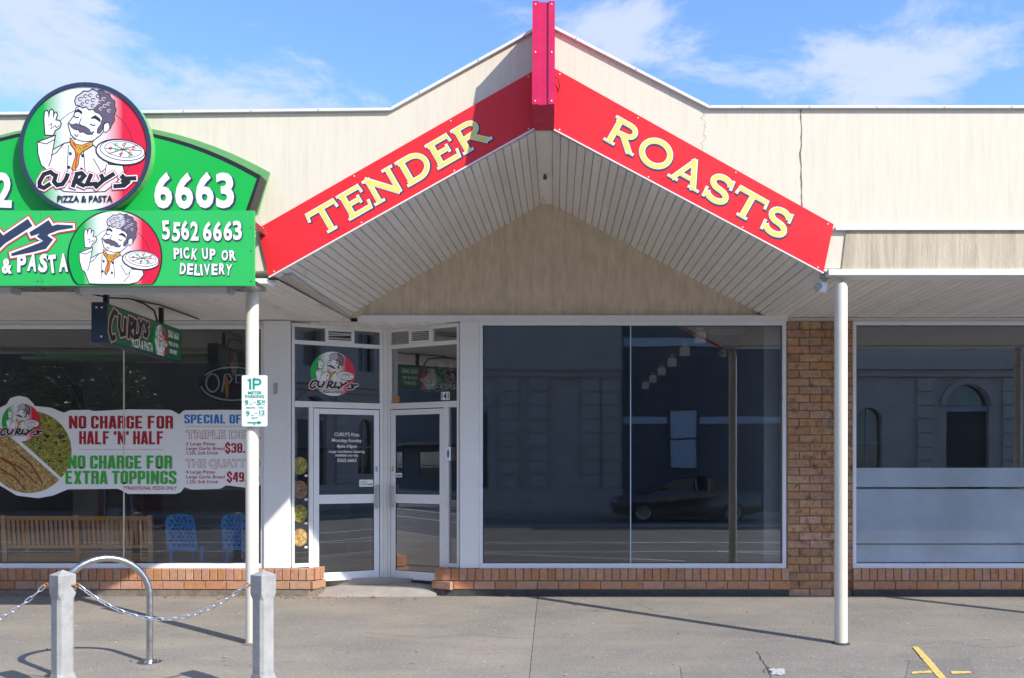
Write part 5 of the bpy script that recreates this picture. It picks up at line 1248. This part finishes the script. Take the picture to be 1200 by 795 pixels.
# ------------------------------------------------------------------ bollards, chains, bicycle hoop
def street():
    def boll(x, y, lab):
        g = ground_z(y); t = empty('bollard', (x, y, g), R(-34), label=lab, cat='bollard', group='grey bollards joined by chain')
        h = .91; a = .062; prof = [(0, a * 1.08, .004), (.13, a * 1.08, .004), (.17, a, .022), (.70, a, .022), (.74, a * 1.04, .004), (h - .035, a * 1.04, .004)]
        vs = []
        for z, s, c in prof:
            vs.append([(s, -s + c, z), (s, s - c, z), (s - c, s, z), (-s + c, s, z), (-s, s - c, z), (-s, -s + c, z), (-s + c, -s, z), (s - c, -s, z)])
        q = MB(); flat = [p for r_ in vs for p in r_] + [(0, 0, h)]; fs = [(i * 8 + k, i * 8 + (k + 1) % 8, i * 8 + 8 + (k + 1) % 8, i * 8 + 8 + k) for i in range(len(prof) - 1) for k in range(8)]
        e = (len(prof) - 1) * 8; fs += [(e + k, e + (k + 1) % 8, e + 8) for k in range(8)]
        q.add(flat, fs); q.build('shaft', m_conc, t, local=True, bevel=.003)
        return t
    Yb = 6.45; specs = [(PX(73.5, Yb), 'grey square concrete bollard at the left in front of the bicycle hoop'), (PX(308.5, Yb), 'grey square concrete bollard in front of the parking sign post'),
                        (-5.15, 'grey square bollard beyond the left photo edge'), (-6.8, 'farthest grey square bollard beyond the left photo edge')]
    bs = [boll(x, Yb, lab) for x, lab in specs]
    eyeh = .80 + ground_z(Yb)
    for b_, (x, _) in zip(bs, specs):
        for s in (-1, 1):
            if b_ is bs[1] and s > 0: continue
            q = MB(); q.tube([(x + s * .06, Yb - .01, eyeh), (x + s * .10, Yb - .01, eyeh)], .007, 8); M = Matrix.Translation((x + s * .112, Yb - .01, eyeh)) @ Matrix.Rotation(R(90), 4, 'X')
            q.tube([(.014 * math.cos(a), .014 * math.sin(a), 0) for a in [k * math.pi / 5 for k in range(10)]], .005, 6, M=M, closed=True); q.build('eye_bolt', m_rust, b_, smooth=True)
    def chain(x0, x1, sag, lab):
        n = max(8, int(math.hypot(x1 - x0, sag) / .047)); q = MB(); pts = []
        for i in range(n + 1):
            f = i / n; pts.append(Vector((x0 + (x1 - x0) * f, Yb - .01, eyeh - sag * 4 * f * (1 - f))))
        prof = [(x + .018, y) for x, y in arc(0, 0, .011, .011, -90, 90, 4)] + [(x - .018, y) for x, y in arc(0, 0, .011, .011, 90, 270, 4)]
        for i in range(n):
            a, b_ = pts[i], pts[i + 1]; d = (b_ - a).normalized(); M = Matrix.Translation((a + b_) / 2) @ d.to_track_quat('X', 'Z').to_matrix().to_4x4() @ Matrix.Rotation(R(25 if i % 2 else 115), 4, 'X')
            q.tube([(x, y, 0) for x, y in prof], .0046, 6, M=M, closed=True)
        q.build('chain', m_galv, smooth=True, label=lab, cat='chain', group='galvanised chains between the bollards')
    xs = sorted(s[0] for s in specs)
    chain(xs[2] + .12, xs[3] - .12, .245, 'galvanised chain sagging between the two bollards in the photo')
    chain(xs[1] + .12, xs[2] - .12, .33, 'galvanised chain running from the left bollard out of the photo')
    chain(xs[0] + .12, xs[1] - .12, .3, 'galvanised chain wholly beyond the left edge of the photo')
    # bicycle hoop
    A = Vector((-3.88, 7.0, ground_z(7.0))); B = Vector((-3.345, 7.40, ground_z(7.4))); d = B - A; L = d.length; z0 = (A.z + B.z) / 2
    t = empty('bicycle_rack', tuple((A + B) / 2), label='brushed steel bicycle hoop bolted to the footpath behind the left bollard', cat='bicycle rack')
    u = Vector((d.x, d.y, 0)).normalized(); r_ = L / 2 - .0; top = .86; mid = (A + B) / 2
    pts = [A, A + Vector((0, 0, top - r_ - A.z))]
    pts = [Vector((A.x, A.y, A.z)), Vector((A.x, A.y, (A.z + top - r_) / 2)), Vector((A.x, A.y, top - r_))]
    for k in range(1, 20):
        a = math.pi - math.pi * k / 20; pts.append(Vector((mid.x, mid.y, top - r_)) + u * (r_ * math.cos(a)) + Vector((0, 0, r_ * math.sin(a))))
    pts += [Vector((B.x, B.y, top - r_)), Vector((B.x, B.y, (B.z + top - r_) / 2)), Vector((B.x, B.y, B.z))]
    q = MB(); q.tube(pts, .0265, 20); q.build('hoop', m_steel, t, smooth=True)
    for P in (A, B):
        q = MB(); q.lathe([(.095, -.004), (.095, .007), (.088, .010), (.04, .011), (.034, .02), (.028, .02)], 32, M=Matrix.Translation(P))
        o = q.build('base_plate', m_steel, t, smooth=True)
        q = MB()
        for k in range(3):
            a = k * 2.09 + .4; q.tube([P + Vector((.065 * math.cos(a), .065 * math.sin(a), .008)), P + Vector((.065 * math.cos(a), .065 * math.sin(a), .02))], .008, 8)
        q.build('bolts', m_steel, o)
street()

# ------------------------------------------------------------------ the far side of the street, seen in the glass
m_vict = mat('far_stone', (.42, .38, .33), .85, var=.12, vscale=1.5, bump=.3); m_slate = mat('far_blue_grey_paint', (.05, .058, .068), .8, var=.1, vscale=1)
m_trimb = mat('far_pale_trim', (.33, .37, .43), .7); m_dark = mat('far_dark_joinery', (.02, .02, .025), .5); g_far = glass('far_window_glass', (.6, .65, .7), .03)
def far_side():
    YS = -11.5
    def fwin(t, x0, x1, z0, z1, m=m_dark, pm=None):
        q = MB(); f = .1
        q.box(x0, x1, YS - .02, YS + .06, z0, z0 + f); q.box(x0, x1, YS - .02, YS + .06, z1 - f, z1); q.box(x0, x0 + f, YS - .02, YS + .06, z0 + f, z1 - f); q.box(x1 - f, x1, YS - .02, YS + .06, z0 + f, z1 - f)
        q.box(x0 + f, x1 - f, YS, YS + .04, (z0 + z1) / 2 - .03, (z0 + z1) / 2 + .03); w = q.build('window', m, t)
        for za, zb in ((z0 + f, (z0 + z1) / 2 - .03), ((z0 + z1) / 2 + .03, z1 - f)):
            q = MB(); q.box(x0 + f, x1 - f, YS + .005, YS + .015, za, zb); q.build('pane', pm or g_far, w)
        return w
    def arch(cx, w, z0, zs, n=12): # outline of an arched opening
        return [(cx - w / 2, z0)] + [(cx + w / 2 * math.cos(R(180 - 180 * k / n)), zs + w / 2 * math.sin(R(180 - 180 * k / n))) for k in range(n + 1)] + [(cx + w / 2, z0)]
    S = Matrix(((1, 0, 0, 0), (0, 0, 1, YS - .3), (0, 1, 0, 0), (0, 0, 0, 1)))    # outline x,z -> slab up to YS
    # painted two storey shop with sash window
    t = empty('far_building', (5.3, YS, 0), label='dark blue-grey painted building across the street with pale band and sash window', cat='building')
    q = MB(); q.shape([(2.5, -.1), (8.2, -.1), (8.2, 9), (2.5, 9)], [[(4.18, 1.5), (5.17, 1.5), (5.17, 3.62), (4.18, 3.62)]], .3, M=S); q.box(2.5, 8.2, YS - 8, YS - .31, -.1, 8.9); q.build('wall', m_slate, t)
    q = MB(); q.box(2.5, 4.17, YS, YS + .04, 3.1, 3.36); q.box(5.18, 8.2, YS, YS + .04, 3.1, 3.36); q.box(2.5, 8.2, YS, YS + .08, 5.9, 6.2); q.build('band', m_trimb, t); fwin(t, 4.1, 5.25, 1.42, 3.7, pm=mat('far_curtained_pane', (.32, .39, .46), .3))
    # victorian buildings
    for bx, x0, x1, lab, doors, wins in ((0, -9.5, 2.45, 'pale stone Victorian building across the street left of the blue-grey one', [-3.2], [-8.2, -6.0]),
                                          (1, 8.25, 22, 'pale stone Victorian building with arched doorway across the street at the right', [15.0], [9.6, 11.4, 18.0, 20.2])):
        t = empty('far_building', ((x0 + x1) / 2, YS, 0), label=lab, cat='building')
        hol = [arch(d, 1.55, .1, 3.75) for d in doors] + [arch(w, .95, 1.2, 3.2) for w in wins] + [arch(w, .95, 5.8, 7.6) for w in wins + doors]
        q = MB(); q.shape([(x0, -.1), (x1, -.1), (x1, 9.6), (x0, 9.6)], hol, .3, M=S); q.box(x0, x1, YS - 8, YS - .9, -.1, 9.5); q.build('wall', m_vict, t)
        q = MB(); q.box(x0, x1, YS, YS + .28, 5.05, 5.35); q.box(x0, x1, YS, YS + .14, 4.8, 5.04); q.box(x0, x1, YS, YS + .4, 9.2, 9.6); q.box(x0, x1, YS, YS + .12, -.1, .75); q.build('cornice', m_vict, t)
        for p in ([-.6, 1.3] if bx == 0 else []) + [d + s for d in doors for s in (-1.55, 1.55)] + [x0 + .4, x1 - .4]:
            q = MB()
            for k in range(8): q.box(p - .33, p + .33, YS + .001, YS + .13, .78 + k * .5, 1.25 + k * .5)
            q.build('pilaster', m_vict, t)
        for w in doors:
            q = MB(); q.shape(arch(w, 2.0, 3.75, 3.76), [arch(w, 1.6, 3.751, 3.762)], .1, M=Matrix(((1, 0, 0, 0), (0, 0, 1, YS + .002), (0, 1, 0, 0), (0, 0, 0, 1)))); q.build('archivolt', m_vict, t)
            q = MB(); q.box(w - .77, w + .77, YS - .28, YS - .22, .0, 3.55); q.build('door', m_dark, t); q = MB(); q.box(w - .77, w + .77, YS - .26, YS - .15, 3.55, 3.72); q.build('transom_bar', m_trimb, t)
            q = MB(); q.box(w - .77, w + .77, YS - .27, YS - .24, 3.73, 4.52); q.build('fanlight', g_far, t)
        for w in wins:
            for z0, z1 in ((1.2, 3.66), (5.8, 8.06)):
                q = MB(); q.box(w - .47, w + .47, YS - .26, YS - .24, z0, z1); q.build('pane', g_far, t)
                q = MB(); q.box(w - .03, w + .03, YS - .235, YS - .2, z0, z1); q.box(w - .47, w + .47, YS - .235, YS - .2, (z0 + z1) / 2 - .03, (z0 + z1) / 2 + .03); q.build('window_bars', m_trimb, t)
    t = empty('far_building', (-16, YS, 0), label='brown brick shop building across the street behind the roadside tree', cat='building')
    q = MB(); q.shape([(-26, -.1), (-9.6, -.1), (-9.6, 7.5), (-26, 7.5)], [[(-18.5, .5), (-14.8, .5), (-14.8, 2.6), (-18.5, 2.6)], [(-13.8, .5), (-10.4, .5), (-10.4, 2.6), (-13.8, 2.6)]], .3, M=S); q.box(-26, -9.6, YS - 8, YS - .9, -.1, 7.4); q.build('wall', mat('far_brown_brick', (.12, .08, .06), .9, var=.2, vscale=3), t)
    for a, c in ((-18.5, -14.8), (-13.8, -10.4)): fwin(t, a, c, .5, 2.6)
    q = MB(); q.box(-26, -9.6, YS, YS + 1.8, 2.9, 3.1); q.build('awning', m_dark, t)
    t = empty('far_building', (-50, YS, 0), label='long low plain building far left across the street', cat='building')
    q = MB(); q.box(-95, -26.1, YS - 8, YS, -.1, 9.5); q.build('wall', m_slate, t)
    q = MB(); q.box(-95, -26.1, YS, YS + 1.8, 2.9, 3.1); q.build('awning', m_dark, t)
    for k in range(9):
        fwin(t, -92 + k * 7.2, -87.4 + k * 7.2, .6, 2.6)
    # parked car
    t = empty('parked_car', (4.2, -8.05, -.2), label='dark saloon car parked across the street in front of the blue-grey building', cat='car')
    m_car = mat('dark_car_paint', (.008, .009, .012), .12, spec=.8); m_tyre = mat('tyre', (.01, .01, .01), .8); m_rim = mat('alloy', (.4, .4, .42), .3, metal=1)
    # half sections along the length: (x, half width at sill, half width at belt, sill z, belt z)
    prof = [(-2.36, .55, .60, .42, .62), (-2.28, .78, .74, .28, .72), (-1.9, .88, .80, .22, .84), (-1.1, .91, .86, .2, .94), (0, .92, .89, .2, .97), (1.1, .91, .88, .2, 1.0), (1.75, .90, .86, .22, 1.03), (2.2, .86, .80, .3, 1.0), (2.34, .78, .72, .42, .92)]
    rings = [[(x, -ws, zs), (x, -ws - .02, (zs + zb) / 2), (x, -wb, zb - .04), (x, -wb + .08, zb), (x, 0, zb + .03), (x, wb - .08, zb), (x, wb, zb - .04), (x, ws + .02, (zs + zb) / 2), (x, ws, zs)] for x, ws, wb, zs, zb in prof]
    n = 9; vs = [p for r_ in rings for p in r_]; fs = [(i * n + k, i * n + (k + 1) % n, (i + 1) * n + (k + 1) % n, (i + 1) * n + k) for i in range(len(rings) - 1) for k in range(n)] + [tuple(range(n))[::-1], tuple(range((len(rings) - 1) * n, len(rings) * n))]
    q = MB(); q.add(vs, fs); q.build('body', m_car, t, local=True, smooth=True)
    cab = [(-1.15, .80, .95), (-.45, .66, 1.36), (.2, .62, 1.44), (.9, .62, 1.40), (1.75, .74, 1.04)]
    rings = [[(x, -w, .94 if z < 1 or 1 else z), (x, -w, z), (x, w, z), (x, w, .94)] for x, w, z in cab]; vs = [p for r_ in rings for p in r_]
    fs = [(i * 4 + k, i * 4 + k + 1, i * 4 + k + 5, i * 4 + k + 4) for i in range(4) for k in range(3)]; q = MB(); q.add(vs, fs); q.build('windows', g_car, t, local=True)
    q = MB(); 
    for s in (-1, 1): q.tube([(x, s * w, z + .01) for x, w, z in cab], .03, 6)
    q.hexa([(-.45, -.66, 1.36), (-.45, .66, 1.36), (.9, .62, 1.40), (.9, -.62, 1.40)], [(-.4, -.6, 1.42), (-.4, .6, 1.42), (.85, .56, 1.46), (.85, -.56, 1.46)]); q.tube([(.25, .64, 1.42), (.3, .82, .95)], .03, 6); q.tube([(.25, -.64, 1.42), (.3, -.82, .95)], .03, 6)
    q.build('roof', m_car, t, local=True, smooth=True)
    for x in (-1.42, 1.42):
        for s in (-1, 1):
            M = Matrix.Translation((x, s * .82, .33)) @ Matrix.Rotation(R(-90 * s), 4, 'X')
            q = MB(); q.lathe([(.2, -.1), (.31, -.1), (.33, -.06), (.33, .08), (.31, .11), (.23, .11), (.22, .07)], 24, M=M); w = q.build('wheel', m_tyre, t, local=True, smooth=True)
            q = MB(); q.lathe([(.05, .06), (.22, .068), (.225, .1), (.2, .09), (.19, .075), (.06, .08)], 20, M=M)
            for k in range(10): q.box(.03, .2, -.014, .014, .075, .1, M=M @ Matrix.Rotation(k * math.pi / 5, 4, 'Z'))
            q.build('rim', m_rim, w, local=True)
    for s in (-1, 1):
        q = MB(); q.box(-2.33, -2.1, s * .62 - .14, s * .62 + .14, .60, .70); q.build('headlight', m_trimb, t, local=True, bevel=.02)
        q = MB(); q.box(2.24, 2.36, s * .64 - .14, s * .64 + .14, .78, .90); q.build('tail_light', m_dred, t, local=True, bevel=.02)
        q = MB(); q.box(-.72, -.58, s * .98 - .1, s * .98 + .06, .98, 1.1); q.build('mirror', m_car, t, local=True, bevel=.02)
    # roadside tree
    def tree(x, y, h, cr, lab, seed):
        rnd = random.Random(seed); t = empty('street_tree', (x, y, -.1), label=lab, cat='tree', group='trees across the street')
        q = MB(); q.tube([(0, 0, 0), (.05, .02, h * .25), (-.04, .0, h * .5)], [.17, .13, .1], 8)
        for k in range(7):
            a = k * .9 + rnd.uniform(-.3, .3); e = Vector((math.cos(a) * cr * .7, math.sin(a) * cr * .7, h * rnd.uniform(.6, .9)))
            q.tube([(0, 0, h * rnd.uniform(.3, .5)), e * .5 + Vector((0, 0, h * .28)), e], [.08, .05, .02], 6)
        q.build('trunk', m_dark, t, local=True, smooth=True)
        q = MB(); cl = [(rnd.uniform(-1, 1) * cr * .75, rnd.uniform(-1, 1) * cr * .75, h * rnd.uniform(.5, .95), rnd.uniform(.35, .75)) for _ in range(22)]
        for k in range(5200):
            cx, cy, cz, r_ = rnd.choice(cl); v = Vector((rnd.gauss(0, 1), rnd.gauss(0, 1), rnd.gauss(0, 1))).normalized() * r_ * rnd.uniform(.5, 1.05); p = Vector((cx, cy, cz)) + v; s = rnd.uniform(.05, .1)
            M = Matrix.Translation(p) @ Matrix.Rotation(rnd.uniform(0, 6.28), 4, 'Z') @ Matrix.Rotation(rnd.uniform(-1.2, 1.2), 4, 'X')
            q.add([(-s, 0, 0), (0, -s * .45, .01), (s, 0, 0), (0, s * .45, .01)], [(0, 1, 2, 3)], 0, M)
        q.build('crown', m_tleaf, t, local=True)
    m_tleaf = mat('tree_leaves', (.09, .13, .04), .35, spec=.7, var=.3, vscale=3)
    tree(-13.2, -5.0, 5.6, 2.2, 'small leafy tree at the roadside opposite the pizza shop', 4); tree(-19.5, -5.2, 6.5, 2.6, 'larger leafy tree farther left along the opposite roadside', 9)
far_side()
